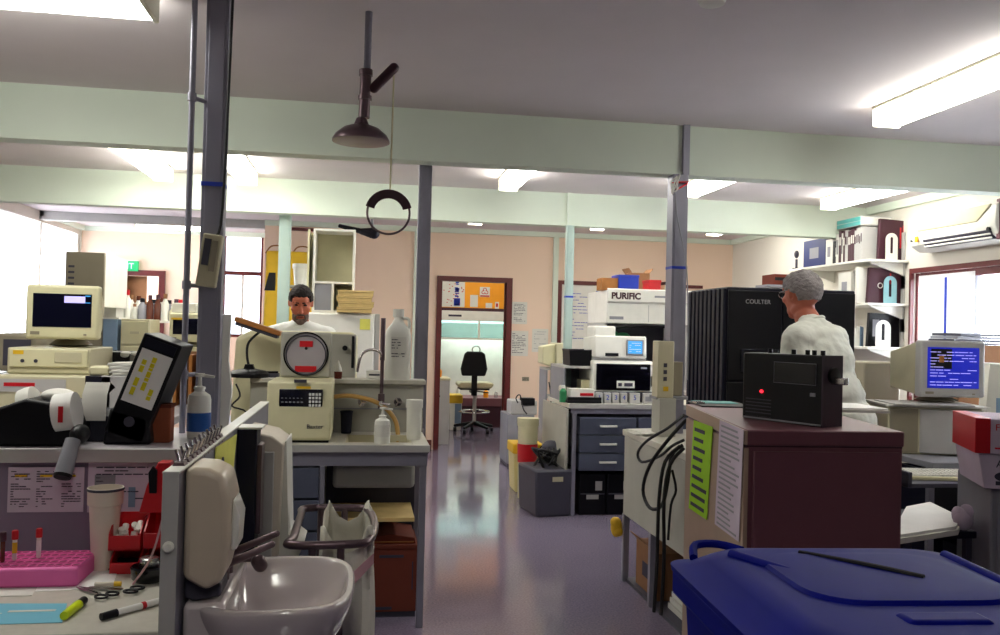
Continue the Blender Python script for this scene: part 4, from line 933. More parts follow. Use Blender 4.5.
# small monitor further right
c_, w_, h_ = fit(168, 206, 313, 6.45, .95)
zm_ = at(187, 347, 6.45).z
q = thing('monitor_carton', 'pale carton under the small monitor on the far bench', 'carton', (c_.x, 6.5, .95)); MB().box(-.16, .16, 0, .4, 0, zm_-.952).build('box', 'cream', q, bevel=.004); MB().box(-.1, .1, -.002, 0, .03, .06).build('print', 'grey', q)
h_ += .95-zm_
t, a, h = crt('small cream monitor with dark screen on the far bench, behind the thin pipe', 0, 0, 0, 0, 0, 0, 'dark', w=w_, h=h_, loc=Vector((c_.x, 6.5, zm_)))
MB().box(-a*.9, -a*.3, -.004, -.002, h-.05, h-.035).build('yellow_tag', 'yellow', t)
t = boxfit('paper_pile', 'white heap of papers on top of the far small monitor', 'paper', 172, 196, 303, 6.56, zm_+h_+.002, 'paper', .2)
# crumpled tissues mound behind folder, brown slatted rack
c_, w_, h_ = fit(136, 168, 331, 5.2, 0)
t = thing('tissue_heap', 'loose white tissue heap behind the tilted black folder', 'tissue', (at(150, 340, 4.55).x, 4.4, ST+.20))
b = MB(); rr = random.Random(5)
for i in range(14): b.ell((rr.uniform(-.1, .1), rr.uniform(0, .1), rr.uniform(.012, .05)), (rr.uniform(.02, .04), .03, rr.uniform(.008, .016)), n=8)
b.build('tissue', 'paper', t); 
t = thing('tissue_carton', 'white carton under the tissue heap behind the tilted folder', 'carton', (at(150, 340, 4.55).x, 4.35, ST)); MB().box(-.13, .13, 0, .2, 0, .20).build('carton', 'grey_light', t, bevel=.004); MB().box(-.1, .1, -.002, 0, .05, .12).build('print', 'ink', t)
c_, w_, h_ = fit(168, 200, 345, 5.1, ST)
t = thing('wooden_rack', 'brown slatted wooden pipette rack seen between pipe and tall post', 'rack', (at(190, 400, 4.3).x, 4.3, ST)); h_ = at(190, 352, 4.3).z-ST
MB().box(-.09, .12, .1, .12, 0, h_).build('back', 'cardboard', t)
for k in range(6): MB().box(-.08+.035*k, -.065+.035*k, .0, .1, 0, h_*.95, ).build('slat', 'wood', t)
# dark box on bench between
def dk(t, w, h, d): MB().box(-w*.8, w*.8, -.003, 0, h*.3, h*.8).build('front', 'navy', t)
boxfit('dark_box', 'dark open box between the computer and the tilted folder', 'box', 100, 130, 352, 4.45, ST, 'black', .2, parts=dk)
# ================================================================== SMALL LAB THROUGH THE DOOR
CYB = 12.95
xa = at(436, 400, CYB).x; xb = at(512, 400, CYB).x
t = thing('safety_cabinet', 'lit biological safety cabinet with white fascia seen through the doorway', 'safety cabinet', ((xa+xb)/2+.05, CYB, 0)); o = t.location
zc = lambda y, Y=CYB: at(470, y, Y).z
xl = at(440, 380, CYB).x-o.x; xr = 1.0
z0 = zc(406); z1 = zc(398); zf0 = zc(321); zf1 = zc(311)
MB().box(xl-.06, xr, 0, .65, 0, z0).build('base', 'maroon', t); MB().box(xl-.06, xr, -.02, .65, z0, z1).build('work_sill', 'tan', t, bevel=.005)
MB().box(xl-.06, xl, -.02, .65, z1, zf1).build('side_wall', 'tan', t); MB().box(xl, xr, .60, .62, z1, zf1).build('back_wall', 'white', t)
MB().box(xl, xr, -.03, .6, zf0, zf1).build('fascia', 'white', t, bevel=.005); MB().box(xl+.1, xl+.3, -.034, -.03, (zf0+zf1)/2-.015, (zf0+zf1)/2+.015).build('name_strip', 'ink', t)
MB().box(xl+.02, xr-.02, .1, .5, zf0-.03, zf0-.002).build('inner_light', 'hood_light', t)
gy = zc(338)
xm = at(479, 330, CYB).x-o.x
MB().box(xl, xr, .0, .006, gy, zf0).build('sash_glass', mat('sash', '#a8c8c8', rough=.1, trans=.7, vary=0), t)
MB().box(xm-.015, xm+.015, -.012, 0, gy, zf0).box(xl, xr, -.012, 0.0, gy-.025, gy+.002).build('sash_frame', 'white', t)
zs = z1
for i, (px, hh, r_, m, lab) in enumerate(((444, .17, .035, 'bottle_white', 'white bottle with dark cap standing inside the lit cabinet, far left'), (458, .15, .03, 'bottle_white', 'plain white bottle inside the lit cabinet, left of the chair back'),
                                     (486, .13, .04, 'orange_wall', 'orange tub inside the lit cabinet, right of the chair back'), (496, .1, .03, 'glassy', 'small clear beaker at the right inside the lit cabinet'))):
    x = at(px, 390, CYB+.12).x; q = thing('bottle', lab, 'bottle', (x, CYB+.12, zs)); MB().lathe([(r_, 0), (r_, hh*.7), (r_*.5, hh*.85), (r_*.5, hh*.9)], 16).build('body', m, q); MB().lathe([(r_*.55, hh*.88), (r_*.55, hh)], 12).build('cap', 'black' if i == 0 else 'white', q)
p = at(477, 350, CYB+.1); t2 = thing('lab_fan_ring', 'round steel ring clamp on a rod inside the lit cabinet', 'clamp', (p.x, CYB+.2, zs)); dz = p.z-zs
MB().cyl((0, 0, 0), (0, 0, dz-.05), .006).build('rod', 'steel', t2); MB().tube([(.06*math.cos(a), 0, dz+.0+.06*math.sin(a)) for a in [2*math.pi*k/16 for k in range(16)]], .01, closed=True).build('ring', 'steel', t2); MB().lathe([(.05, 0), (.05, .01)], 18).build('foot', 'steel', t2)
# yellow-orange upper cabinets with poster and biohazard sign
t = thing('wall_cupboard', 'orange-yellow panel cupboard above the lit safety cabinet', 'cupboard', (o.x, CYB+.02, zc(308, CYB))); z_ = t.location.z
MB().box(xl-.08, xr, 0, .55, 0, zc(270)-z_).build('body', 'orange_wall', t); MB().box(xl-.08, xr, -.03, 0, -.05, .0).build('lower_rail', 'maroon', t)
MB().box(xl-.08, xr, .0, .56, -.05, 0).build('underside', 'maroon', t)
a = at(441, 290, CYB-.0).x-o.x; b = at(465, 290, CYB).x-o.x
t3 = thing('colour_chart', 'white wall chart with coloured columns at the left of the orange cupboard', 'poster', (o.x+(a+b)/2, CYB+.016, z_)); w = (b-a)/2; hh = zc(281)-z_
MB().box(-w, w, -.002, 0, .01, hh).build('page', 'paper', t3)
r = random.Random(3)
b2 = MB(); b3 = MB()
for k in range(26):
    z = .02+hh*.9*r.random(); b2.box(w*.15+.02*r.random(), w*.4+.03*r.random(), -.004, -.002, z, z+hh*.04); z = .02+hh*.9*r.random(); x = r.uniform(-.9, .9)*w; b3.box(x, x+w*.1, -.004, -.002, z, z+hh*.03)
b2.build('blue_print', 'blue', t3, smooth=False)['kind'] = 'stuff'; b3.build('red_print', 'red', t3, smooth=False)['kind'] = 'stuff'
MB().box(w*.1, w*.62, -.004, -.002, .03, hh*.35).build('blue_block', 'blue', t3)
p = at(485, 292, CYB); t3 = thing('biohazard_sign', 'small white sign with red biohazard symbol on the orange cupboard', 'sign', (p.x, CYB+.016, at(485, 297, CYB).z)); hh = at(485, 287, CYB).z-t3.location.z; w = (at(490, 292, CYB).x-at(480, 292, CYB).x)/2
MB().box(-w, w, -.002, 0, 0, hh).build('plate', 'paper', t3); MB().box(-w*.9, w*.9, -.004, -.002, 0.005, hh*.17).build('red_bar', 'red', t3)
b = MB()
for k in range(3):
    a = math.radians(90+120*k); cx_ = w*.36*math.cos(a); cz_ = hh*.56+w*.36*math.sin(a)
    b.tube([(cx_+w*.3*math.cos(u), -.004, cz_+w*.3*math.sin(u)) for u in [a+math.radians(-150+300*j/10) for j in range(11)]], w*.075, n=6)
b.build('symbol', 'red', t3)
for px, py0, py1, w_, lab in ((474, 295, 307, .06, 'white paper note left of the biohazard sign on the orange cupboard'), (489, 303, 308, .05, 'small white card below the biohazard sign'), (497, 302, 309, .03, 'small card with red spot, right end of the orange cupboard')):
    p = at(px, py1, CYB); t3 = thing('paper_note', lab, 'note', (p.x, CYB+.016, p.z)); hh = at(px, py0, CYB).z-p.z
    MB().box(-w_, w_, -.002, 0, 0, hh).build('page', 'paper', t3)
    if w_ == .03: MB().box(-.015, .015, -.004, -.002, hh*.3, hh*.8).build('spot', 'red', t3)
# chair
CX = at(472, 420, 12.25).x; t = thing('lab_chair', 'tall black laboratory chair with pale seat and foot ring in the doorway', 'chair', (CX, 12.25, 0))
zq = lambda y: at(472, y, 12.25).z
sz = zq(384)
MB().prism([(-.20, sz-.05), (.24, sz-.05), (.28, sz), (.26, sz+.03), (-.2, sz+.03), (-.24, sz)], -.2, .22, 'y').build('seat', 'cream', t, bevel=.02)
MB().box(-.2, .22, -.19, .2, sz-.075, sz-.05).build('seat_pan', 'black', t, bevel=.01)
bz0 = zq(375); bz1 = zq(351)
MB().prism([(-.19, bz0), (.14, bz0), (.17, bz0+.1), (.13, bz1-.03), (.08, bz1), (-.12, bz1), (-.16, bz1-.03), (-.21, bz0+.1)], -.27, -.21, 'y').build('backrest', 'black', t, bevel=.02, seg=3)
MB().box(-.05, .03, -.25, -.22, sz-.15, bz0+.1).box(-.05, .03, -.25, .02, sz-.12, sz-.08).build('back_bar', 'black', t, bevel=.008)
MB().cyl((.03, 0, .12), (.03, 0, sz-.07), .028).build('gas_column', 'grey_light', t)
MB().tube([(.03+.22*math.cos(a), .22*math.sin(a), .30) for a in [2*math.pi*k/20 for k in range(20)]], .012, closed=True).build('foot_ring', 'chrome', t)
for k in range(5):
    a = 2*math.pi*k/5+.3; l = MB().cap((.03, 0, .14), (.03+.28*math.cos(a), .28*math.sin(a), .09), .03, .02).build('base_arm', 'black', t)
    MB().cyl((.03+.28*math.cos(a)-.02, .28*math.sin(a), .035), (.03+.28*math.cos(a)+.02, .28*math.sin(a), .035), .034).build('castor', 'black', l)
# lever
MB().cap((.05, 0, sz-.1), (.22, -.05, sz-.12), .01, .008).build('lever', 'black', t)
# grey cabinet at left of doorway
GY = 10.95; xa = at(436, 400, GY).x; xb = at(449.5, 400, GY).x
t = thing('filing_cabinet', 'narrow grey cabinet just inside the doorway at the left', 'cabinet', (xb-.3, GY, 0)); zt = at(443, 378, GY).z
MB().box(-.3, .3, 0, .5, .0, zt-.03).build('body', 'grey_light', t, bevel=.006); MB().box(-.3, .31, -.01, .51, zt-.03, zt).build('top', 'cream', t, bevel=.008)
MB().cyl((.16, -.01, .62), (.16, -.04, .62), .015).build('knob', 'black', t)
p = at(437, 372, 11.1); t = thing('orange_bottle', 'orange bottle with white cap on the narrow cabinet inside the doorway', 'bottle', (at(437, 372, 11.15).x, 11.15, zt)); MB().lathe([(.06, 0), (.065, .08), (.03, .13), (.03, .15)], 16).build('body', 'orange_wall', t); MB().lathe([(.035, .14), (.035, .18)], 14).build('cap', 'white', t)
YB_ = 12.5; xa = at(449, 410, YB_).x; xb = at(462, 410, YB_).x; zt = at(456, 395, YB_).z
t = thing('waste_bin', 'white waste bin with yellow lid and label left of the laboratory chair', 'bin', ((xa+xb)/2, YB_, 0)); w = (xb-xa)/2
MB().prism([(-w*.85, 0), (w*.85, 0), (w, zt-.08), (-w, zt-.08)], 0, .3, 'y').build('body', 'bottle_white', t, bevel=.01); MB().box(-w*1.08, w*1.08, -.02, .32, zt-.12, zt).build('lid', 'yellow', t, bevel=.012)
MB().box(-.01, w*.85, -.006, -.001, .1, zt*.75).build('label', 'steelblue', t)

# ================================================================== BACK WALL NOTICES AND WHITEBOARD
YW = BY-.003
sheet('wall_notice', 'printed white notice on the back wall, upper one right of the doorway', 'notice', 512, 527, 302, 324, YW, 'paper', n=12, seed=21)
sheet('wall_notice', 'printed white notice on the back wall, lower one right of the doorway', 'notice', 510, 528, 331, 356, YW, 'paper', n=12, seed=22)
sheet('wall_notice', 'plain white notice nearest the whiteboard, beside two printed ones', 'notice', 532, 548, 329, 352, YW, 'paper', 'grey_light', n=8, seed=23)
sheet('wall_notice', 'tiny grey card low on the back wall above the floor unit', 'notice', 522, 529, 377, 381, YW, 'beige_dark', n=2, seed=24)
xa = at(557, 310, BY).x; xb = at(606, 310, BY).x+.35; z1 = at(575, 281, BY).z; z0 = at(575, 352, BY).z
t = thing('whiteboard', 'large whiteboard framed in dark red wood with blue handwriting', 'whiteboard', ((xa+xb)/2, BY-.03, z0)); w = (xb-xa)/2; hh = z1-z0
MB().box(-w+.05, w, .01, .03, 0.04, hh-.05).build('board', 'white_gloss', t)
MB().box(-w, -w+.05, -.01, .03, 0, hh).box(-w+.05, w, -.01, .03, hh-.05, hh).box(-w+.05, w, -.01, .03, 0, .04).build('frame', 'wood_red', t, bevel=.003)
b = lines(-w+.1, -.1, .15, hh-.1, 16, .008, .18, 31, .002); b2 = lines(.0, w-.45, .15, hh-.1, 13, .008, .18, 35, .002)
tmp = bpy.data.meshes.new('t'); b2.b.to_mesh(tmp); b2.b.free(); b.b.from_mesh(tmp); b.build('handwriting', 'ink_blue', t, smooth=False)
# picture rail continuing right
a = at(660, 285, BY).x; b_ = at(702, 285, BY).x
struct('trim_rail_right', MB().box(a, b_, BY-.03, BY, at(680, 288, BY).z, at(680, 285, BY).z), 'wood_red')

# ================================================================== DRAWER DESK WITH ANALYSER
DY = 6.72; xl = at(569, 410, DY).x; xr = 3.05
t = thing('drawer_desk', 'grey laboratory desk with blue-grey drawers, carrying the analyser', 'desk', ((xl+xr)/2, DY, 0)); o = t.location.x; w = (xr-xl)/2
MB().box(-w, w, 0, .8, .865, .9).build('worktop', 'counter', t, bevel=.004); MB().box(-w, w, -.006, 0, .867, .902).build('edge', 'grey_light', t); MB().box(-w+.02, w-.02, .006, .03, .825, .864).build('rail', 'post', t)
for px in (573,):
    x = at(px, 480, DY).x-o; MB().box(x-.012, x+.02, .005, .04, 0, .825).build('leg', 'post', t, bevel=.003)
xd0 = at(579, 440, DY).x-o; xd1 = at(636, 440, DY).x-o; zz = [at(600, y, DY).z for y in (417, 435, 453, 471)]
for col in range(2):
    for k in range(3):
        a = xd0 if col == 0 else xd1+.012; b_ = xd1 if col == 0 else xd1+.012+(xd1-xd0)
        d = MB().box(a+.003, b_-.003, -.012, .5, zz[k+1]+.004, zz[k]-.004).build('drawer', 'drawer', t, bevel=.003)
        m_ = (a+b_)/2; zq_ = (zz[k]+zz[k+1])/2
        MB().box(m_-.07, m_+.07, -.034, -.022, zq_-.008, zq_+.008).box(m_-.07, m_-.06, -.023, -.011, zq_-.008, zq_+.008).box(m_+.06, m_+.07, -.023, -.011, zq_-.008, zq_+.008).build('handle', 'white', d, bevel=.002)
MB().box(xd0-.015, w-.02, .5, .52, 0, .86).build('back_panel', 'grey_dark', t)
# pale tall side panel behind, along the aisle
t = thing('side_cabinet', 'pale grey cabinet side along the aisle, behind the drawer desk front', 'cabinet', (xl-.0, 6.86, 0))
MB().box(-.02, .0, -.13, .78, 0, .86).build('side_panel', 'bench_side', t, bevel=.003); MB().box(.002, .03, .1, .4, .02, .86).build('inner_panel', 'grey', t)
# black boxes under
for px0, px1, lab in ((579, 606, 'left one of the black boxes under the desk drawers'), (607, 634, 'middle one of the black boxes under the desk drawers'), (636, 668, 'right one of the black boxes under the desk drawers')):
    a = at(px0, 490, 6.76).x; b_ = at(px1, 490, 6.76).x; q = thing('black_box', lab, 'box', ((a+b_)/2, 6.76, 0), 0, 'black boxes under the desk'); ww = (b_-a)/2; hh = zz[3]-.03
    MB().box(-ww, ww, 0, .4, 0, hh).build('body', 'black', q, bevel=.01); MB().box(-.05, .05, -.006, 0, .13, .17).box(ww*.2, ww*.7, -.004, 0, hh*.6, hh*.82).build('label', 'grey_light', q); MB().box(-ww*.9, ww*.9, -.01, 0, hh*.5, hh*.53).build('ridge', 'grey_dark', q, bevel=.003)
# analyser
AY = 6.88; c_, w_, h_ = fit(594, 654, 361, AY, .9)
t = thing('blood_analyser', 'white framed analyser with black glass front and bottles numbered one to five', 'analyser', (c_.x, AY, .9)); w = w_/2; hh = h_
MB().prism([(0, 0), (.5, 0), (.5, hh), (.03, hh), (0, hh-.02)], -w, w, 'x').build('casing', 'white', t, bevel=.012)
MB().box(-w+.02, w-.03, -.012, 0, hh*.30, hh*.93).build('front_door', 'black_gloss', t, bevel=.008); MB().box(-w*.25, w*.35, -.016, -.012, hh*.36, hh*.53).build('badge', 'white', t, bevel=.002); MB().box(-w*.0, w*.28, -.018, -.016, hh*.40, hh*.48).build('badge_print', 'ink', t); MB().box(-w*.2, -w*.08, -.018, -.016, hh*.40, hh*.48).build('badge_print', 'ink', t)
MB().box(w*.55, w*.75, -.014, -.012, hh*.82, hh*.86).build('lettering', 'grey', t); MB().box(w-.02, w+.01, -.02, .02, hh*.4, hh*.65).build('side_knob', 'black', t, bevel=.004)
MB().box(-w+.01, w-.01, -.006, 0, .01, hh*.27).build('bottle_recess', 'grey_dark', t)
for k in range(6):
    x0 = -w*.82+w*.28*k; wk = w*.11 if k < 4 else w*.17
    x0 = [-.84, -.57, -.30, -.03, .33, .78][k]*w
    q = thing('reagent_pack', ['white reagent pack numbered 1 in the analyser', 'white reagent pack numbered 2 in the analyser', 'white reagent pack numbered 3 in the analyser', 'white reagent pack numbered 4 in the analyser', 'wide white reagent pack numbered 5 in the analyser', 'wide unnumbered reagent pack at the right of the analyser'][k], 'reagent pack', (c_.x+x0, AY-.045, .9), 0, 'reagent packs in the analyser')
    MB().box(-wk, wk, 0, .038, 0, hh*.25).build('body', 'grey_light', q, bevel=.004)
    if k < 5: text('number', str(k+1), .055, (0, -.001, .03), 'ink_blue', q, align='CENTER')
    else: MB().box(-wk*.6, wk*.6, -.001, 0, .02, .06).build('label', 'grey', q)
# unit with blue screen on top
c_, w_, h_ = fit(595, 647, 336, AY+.02, .9+hh+.002); z = .9+hh+.002
t = thing('blood_gas_monitor', 'white unit with blue screen and printer on top of the analyser', 'machine', (c_.x, AY+.01, z)); w = w_/2; h1 = h_
MB().box(-w, w, .02, .4, .0, .02).build('base', 'grey_light', t); MB().prism([(.0, .02), (.4, .02), (.4, h1*.9), (.05, h1), (.02, h1)], -w, w, 'x').build('casing', 'white', t, bevel=.012)
hA = at(607, 326, AY+.1).z-z
MB().box(-w*.98, -w*.15, .05, .3, h1*.55, hA).build('printer_head', 'white', t, bevel=.015)
MB().box(w*.2, w*.86, -.005, .002, h1*.22, h1*.86).build('screen_bezel', 'grey', t, bevel=.003); MB().box(w*.26, w*.80, -.007, -.004, h1*.3, h1*.8).build('screen', 'lcd', t); MB().box(-w*.6, -w*.1, -.002, .004, h1*.18, h1*.3).build('slot', 'black', t)
b = lines(w*.3, w*.75, h1*.34, h1*.76, 5, -.0075, .25, 6, .0006); b.build('screen_text', 'screen_text', t, smooth=False)
# small shelf unit at left of analyser
SY = 6.95; xa = at(558, 380, SY+.2).x; xb = at(596, 380, SY).x; zt = at(577, 366, SY).z-.9
t = thing('desk_shelf', 'small grey shelf unit on the desk, left of the analyser', 'shelf', ((xa+xb)/2, SY, .9)); w = (xb-xa)/2
MB().box(-w, w, .0, .5, zt-.02, zt).build('top', 'grey_light', t); MB().box(-w, -w+.015, 0, .5, 0, zt-.02).build('side_panel', 'grey', t); MB().box(w-.015, w, 0, .5, 0, zt-.02).build('side_panel', 'grey', t); MB().box(-w, w, .48, .5, 0, zt).build('back_panel', 'grey', t)
tx = t.location.x
c_, w_, h_ = fit(569, 593, 350, SY+.05, .9+zt)
q = thing('wire_basket', 'black mesh basket on the small grey shelf left of the analyser', 'basket', (c_.x, SY+.04, .9+zt)); ww = w_/2
MB().prism([(-ww*.9, 0), (ww*.95, 0), (ww, h_), (-ww, h_)], 0, .005, 'y').prism([(-ww*.9, 0), (ww*.95, 0), (ww, h_), (-ww, h_)], .25, .255, 'y').box(-ww*.9, ww*.95, 0, .25, 0, .005).prism([(-ww*.9, 0), (-ww*.87, 0), (-ww*.97, h_), (-ww, h_)], .005, .25, 'y').prism([(ww*.92, 0), (ww*.95, 0), (ww, h_), (ww*.97, h_)], .005, .25, 'y').build('tray', 'black', q)
MB().tube([(-ww, 0, h_), (ww, 0, h_), (ww, .255, h_), (-ww, .255, h_)], .006, closed=True, smooth=0).build('rim', 'grey_dark', q)
c_, w_, h_ = fit(570, 594, 389, SY-.1, .9)
q = thing('white_red_box', 'white box with red stripe in a black tray on the desk', 'box', (c_.x, SY-.12, .9+.03)); ww = w_/2; hq = h_-.03
MB().box(-ww, ww, 0, .16, 0, hq).build('carton', 'white', q, bevel=.003); MB().box(-ww*.2, ww*.9, -.002, 0, hq*.35, hq*.62).build('stripe', 'red', q)
q = thing('black_tray', 'shallow black tray under the red-striped box', 'tray', (c_.x, SY-.14, .902)); MB().box(-ww-.03, ww+.05, -.02, .22, 0, .02).box(-ww-.03, ww+.05, -.02, -.012, .02, .05).build('tray', 'black', q, bevel=.003)
q = thing('green_bottle', 'small green bottle beside the red-striped box on the desk', 'bottle', (at(563, 398, SY-.05).x, SY-.05, .9)); MB().lathe([(.03, 0), (.03, .09), (.014, .11), (.014, .12)], 16).build('body', 'green', q); MB().lathe([(.016, .115), (.016, .14)], 12).build('cap', 'white', q)
b = MB(); rr = random.Random(9)
q = thing('glove_bundle', 'crumpled pale gloves and papers heaped on the desk below the basket', 'gloves', (at(572, 385, SY+.1).x, SY+.05, .9))
for k in range(9): b.ell((rr.uniform(-.09, .09), rr.uniform(0, .1), rr.uniform(.04, .12)), (rr.uniform(.03, .045), .03, rr.uniform(.018, .03)), n=8)
b.ell((0, .05, .03), (.09, .07, .03), n=8); b.build('gloves', 'foam', q)
boxfit('cream_box', 'small cream box on the desk, directly left of the analyser', 'box', 581, 594, 380, SY+.06, .9, 'cream', .15, parts=lambda t, w, h, d: MB().box(-w*.5, w*.5, -.002, 0, h*.3, h*.6).build('label', 'ink', t))
# monitor seen from the side
MX = at(542, 368, 7.85); z_side = .9
sc_ = thing('side_stand', 'grey stand holding the sideways monitor at the aisle end', 'stand', (at(553, 380, 7.9).x, 7.8, 0)); hs = at(550, 368, 7.8).z-.9
hs += .9; MB().box(-.09, .09, 0, .3, hs-.02, hs).build('top', 'grey_light', sc_); MB().box(-.08, .08, .02, .28, hs*.75, hs*.77).build('shelf', 'grey_light', sc_); MB().box(-.09, -.075, 0, .3, 0, hs-.02).build('side_panel', 'grey', sc_); MB().box(.075, .09, 0, .3, 0, hs-.02).build('side_panel', 'grey', sc_)
hm_ = at(550, 343, 7.8).z-hs
t = thing('sideways_monitor', 'beige monitor turned side-on at the aisle end of the desk', 'monitor', (sc_.location.x, 7.8, hs)); 
MB().prism([(.0, 0), (.1, 0), (.1, hm_), (0, hm_)], 0, .28, 'y').build('bezel', 'beige', t, bevel=.01)
MB().prism([(0, .0), (0, hm_-.01), (-.12, hm_*.85), (-.12, .04)], .03, .25, 'y').build('housing', 'cream', t, bevel=.01); MB().box(.1, .102, .03, .25, .04, hm_-.04).build('screen', 'screen_dark', t)
def tower(t, w, h, d): MB().box(-w*.5, w*.1, -.003, 0, h*.2, h*.62).build('button_row', 'grey', t); MB().box(-w*.8, w*.8, -.002, 0, h*.7, h*.72).build('seam', 'grey', t); MB().box(-w*.4, w*.3, -.003, 0, h*.08, h*.14).build('label', 'yellow', t)
BX = 4.78
# ---------------- laminar flow hood
HY = 8.4; xa = at(607, 300, HY).x; xb = at(690, 300, HY).x; o = (xa+xb)/2
t = thing('laminar_flow_hood', 'white laminar flow hood with dark sign lettering above the analyser', 'hood', (o, HY, 0)); w = (xb-xa)/2
zq = lambda y: at(640, y, HY).z
MB().box(-w, w, .0, .75, zq(324), zq(291)).build('upper_body', 'white', t, bevel=.01)
MB().prism([(-.05, zq(302)), (0, zq(304)), (.0, zq(289)), (-.05, zq(290))], -w, w, 'x').build('sign_strip', 'white_gloss', t, bevel=.004)
text('lettering', 'PURIFIC', (zq(291)-zq(299))*1.08, (-w+.03, -.052, zq(300)+.005), 'maroon', t, bold=.004)
MB().box(w*.1, w*.45, -.053, -.05, zq(297.5), zq(295.5)).build('small_print', 'grey', t); MB().box(-w+.03, -w*.6, -.002, 0, zq(320), zq(317)).build('small_print', 'grey', t); MB().box(-.003, .003, -.003, .0, zq(322), zq(305)).build('seam', 'grey_light', t)
for s in (-1, 1): MB().box(s*w-.02 if s > 0 else -w, w if s > 0 else -w+.02, .05, .75, .9, zq(324)).build('side_panel', 'grey_light', t)
MB().box(-w+.02, w-.02, .72, .75, .9, zq(324)).build('back_panel', 'grey_dark', t); MB().box(-w, w, .0, .75, .86, .9).build('work_surface', 'counter', t)
for s in (-1, 1):
    for y in (.03, .68): MB().box(s*(w-.03)-.02, s*(w-.03)+.02, y, y+.04, 0, .86).build('leg', 'post', t)
MB().tube([(-w+.05, .02, 1.0), (-w+.05, .0, zq(345)), (-w+.12, .0, zq(328)), (w*.5, .0, zq(326)), (w*.62, .0, zq(332)), (w*.64, .0, 1.0)], .018).build('arm_rest_frame', 'black', t)
zt = zq(291)
for nm, lab, x0, x1, y0, Yd, m, dep in (('carton', 'tan carton on top of the hood, leftmost', 602, 619, 278, 8.45, 'wood', .2), ('blue_crate', 'bright blue box on top of the white hood', 619, 639, 275, 8.42, 'blue', .25),
        ('open_carton', 'open brown carton behind the blue box on the hood', 632, 650, 273, 8.75, 'cardboard', .25), ('red_box', 'red box on top of the white hood, right of the blue one', 649, 661, 280, 8.42, 'red', .2), ('tan_box', 'small tan box with dark lid, rightmost on the hood', 665, 676, 285, 8.42, 'cream', .15)):
    c_, w_, h_ = fit(x0, x1, y0, Yd, zt); q = thing(nm, lab, 'box', (c_.x, Yd, zt+.001)); ww = w_/2
    MB().box(-ww, ww, 0, dep, 0, h_).build('body', m, q, bevel=.004)
    if nm == 'open_carton': [MB().prism([(s_*ww, h_), (s_*(ww+.035), h_+.045), (s_*(ww+.035), h_+.05), (s_*ww, h_+.005)], 0, dep, 'y').build('flap', m, q) for s_ in (-1, 1)]
    elif nm == 'tan_box': MB().box(-ww-.003, ww+.003, -.003, dep+.003, h_, h_+.03).build('lid', 'black', q)
    elif nm == 'carton': MB().box(-ww*.1, ww*.1, -.002, dep, h_, h_+.003).build('tape', 'beige', q)
    else: MB().box(-ww-.004, ww+.004, -.004, dep+.004, h_-.025, h_).build('lid', m, q, bevel=.003)
t = thing('green_bag', 'green plastic bundle inside the hood, behind the blue-screened unit', 'bag', (at(617, 335, 8.6).x+.05, 8.6, .9)); hz = at(617, 327, 8.6).z-.9
b = MB()
for k in range(6): b.ell((rr.uniform(-.12, .12), rr.uniform(0, .1), hz*.85+rr.uniform(-.05, .02)), (.08, .06, .05), n=8)
b.ell((0, .05, hz*.42), (.16, .1, hz*.42), n=12); b.build('bag', 'green', t)

# ---------------- aisle floor things
q = onz(548, 511, 0)
c_, w_, h_ = fit(527, 566, 467, 6.85, 0)
t = thing('battery_crate', 'black plastic crate full of cables on the floor by the drawer desk', 'crate', (c_.x, 6.95, 0)); t.location.x = c_.x+.02; t.location.y = 6.80; w = w_/2
t.rotation_euler = (0, 0, math.radians(8))
MB().prism([(-w*.9, 0), (w*.9, 0), (w, h_), (-w, h_)], -.1, .35, 'y').build('body', 'grey_dark', t, bevel=.02); MB().box(-w*.1, w*.45, -.104, -.1, h_*.75, h_*.85).build('label', 'beige', t)
r = random.Random(6)
for k in range(5):
    P = [(r.uniform(-w*.8, w*.8), r.uniform(-.05, .3), h_+r.uniform(.0, .16)) for _ in range(6)]; P[0] = (P[0][0], P[0][1], h_-.01)
    tag(copy := MB().tube([Vector(p)+Vector((t.location.x, t.location.y, 0)) for p in P], .011).build('coiled_cable', 'rubber'), 'black cable coiled on top of the black crate', 'cable', 'cables on the black crate')
q = thing('brown_bag', 'crumpled dark brown bag on the right of the black crate', 'bag', (t.location.x+w*.55, 7.05, h_)); b = MB()
for k in range(6): b.ell((r.uniform(-.05, .08), r.uniform(0, .15), r.uniform(.05, .13)), (.08, .07, .06), n=8)
b.ell((0, .07, .05), (.12, .1, .05), n=8); b.build('bag', 'grey_dark', q)
# tall red-and-cream jar on yellow bin
c_, w_, h_ = fit(514, 536, 444, 7.75, 0)
t = thing('yellow_bin', 'yellow-lidded pale bin on the floor, left behind the black crate', 'bin', (c_.x+.03, 7.75, 0)); w = .135
MB().prism([(-w*.85, 0), (w*.85, 0), (w, h_-.07), (-w, h_-.07)], 0, .3, 'y').build('body', mat('pale_yellow', '#e3d493', rough=.5), t, bevel=.01); MB().box(-w*1.06, w*1.06, -.015, .315, h_-.09, h_).build('lid', 'yellow', t, bevel=.01)
c2, w2, h2 = fit(521, 542, 418, 7.35, 0)
t = thing('specimen_jar', 'tall translucent yellow container with red contents between bin and crate', 'container', (c2.x, 7.5, 0)); r_ = w2/2
h2 = at(531, 418, 7.5).z
MB().lathe([(r_*.82, 0), (r_*.85, .02), (r_*.95, h2*.92)], 28).build('body', 'cream', t); MB().lathe([(r_, h2*.9), (r_*1.04, h2*.93), (r_*1.04, h2), (r_*.95, h2)], 28).build('rim', 'hilite' if 0 else 'cream', t)
MB().lathe([(r_*.93, h2*.45), (r_*.965, h2*.68)], 28, caps=False).build('red_contents', 'red', t)
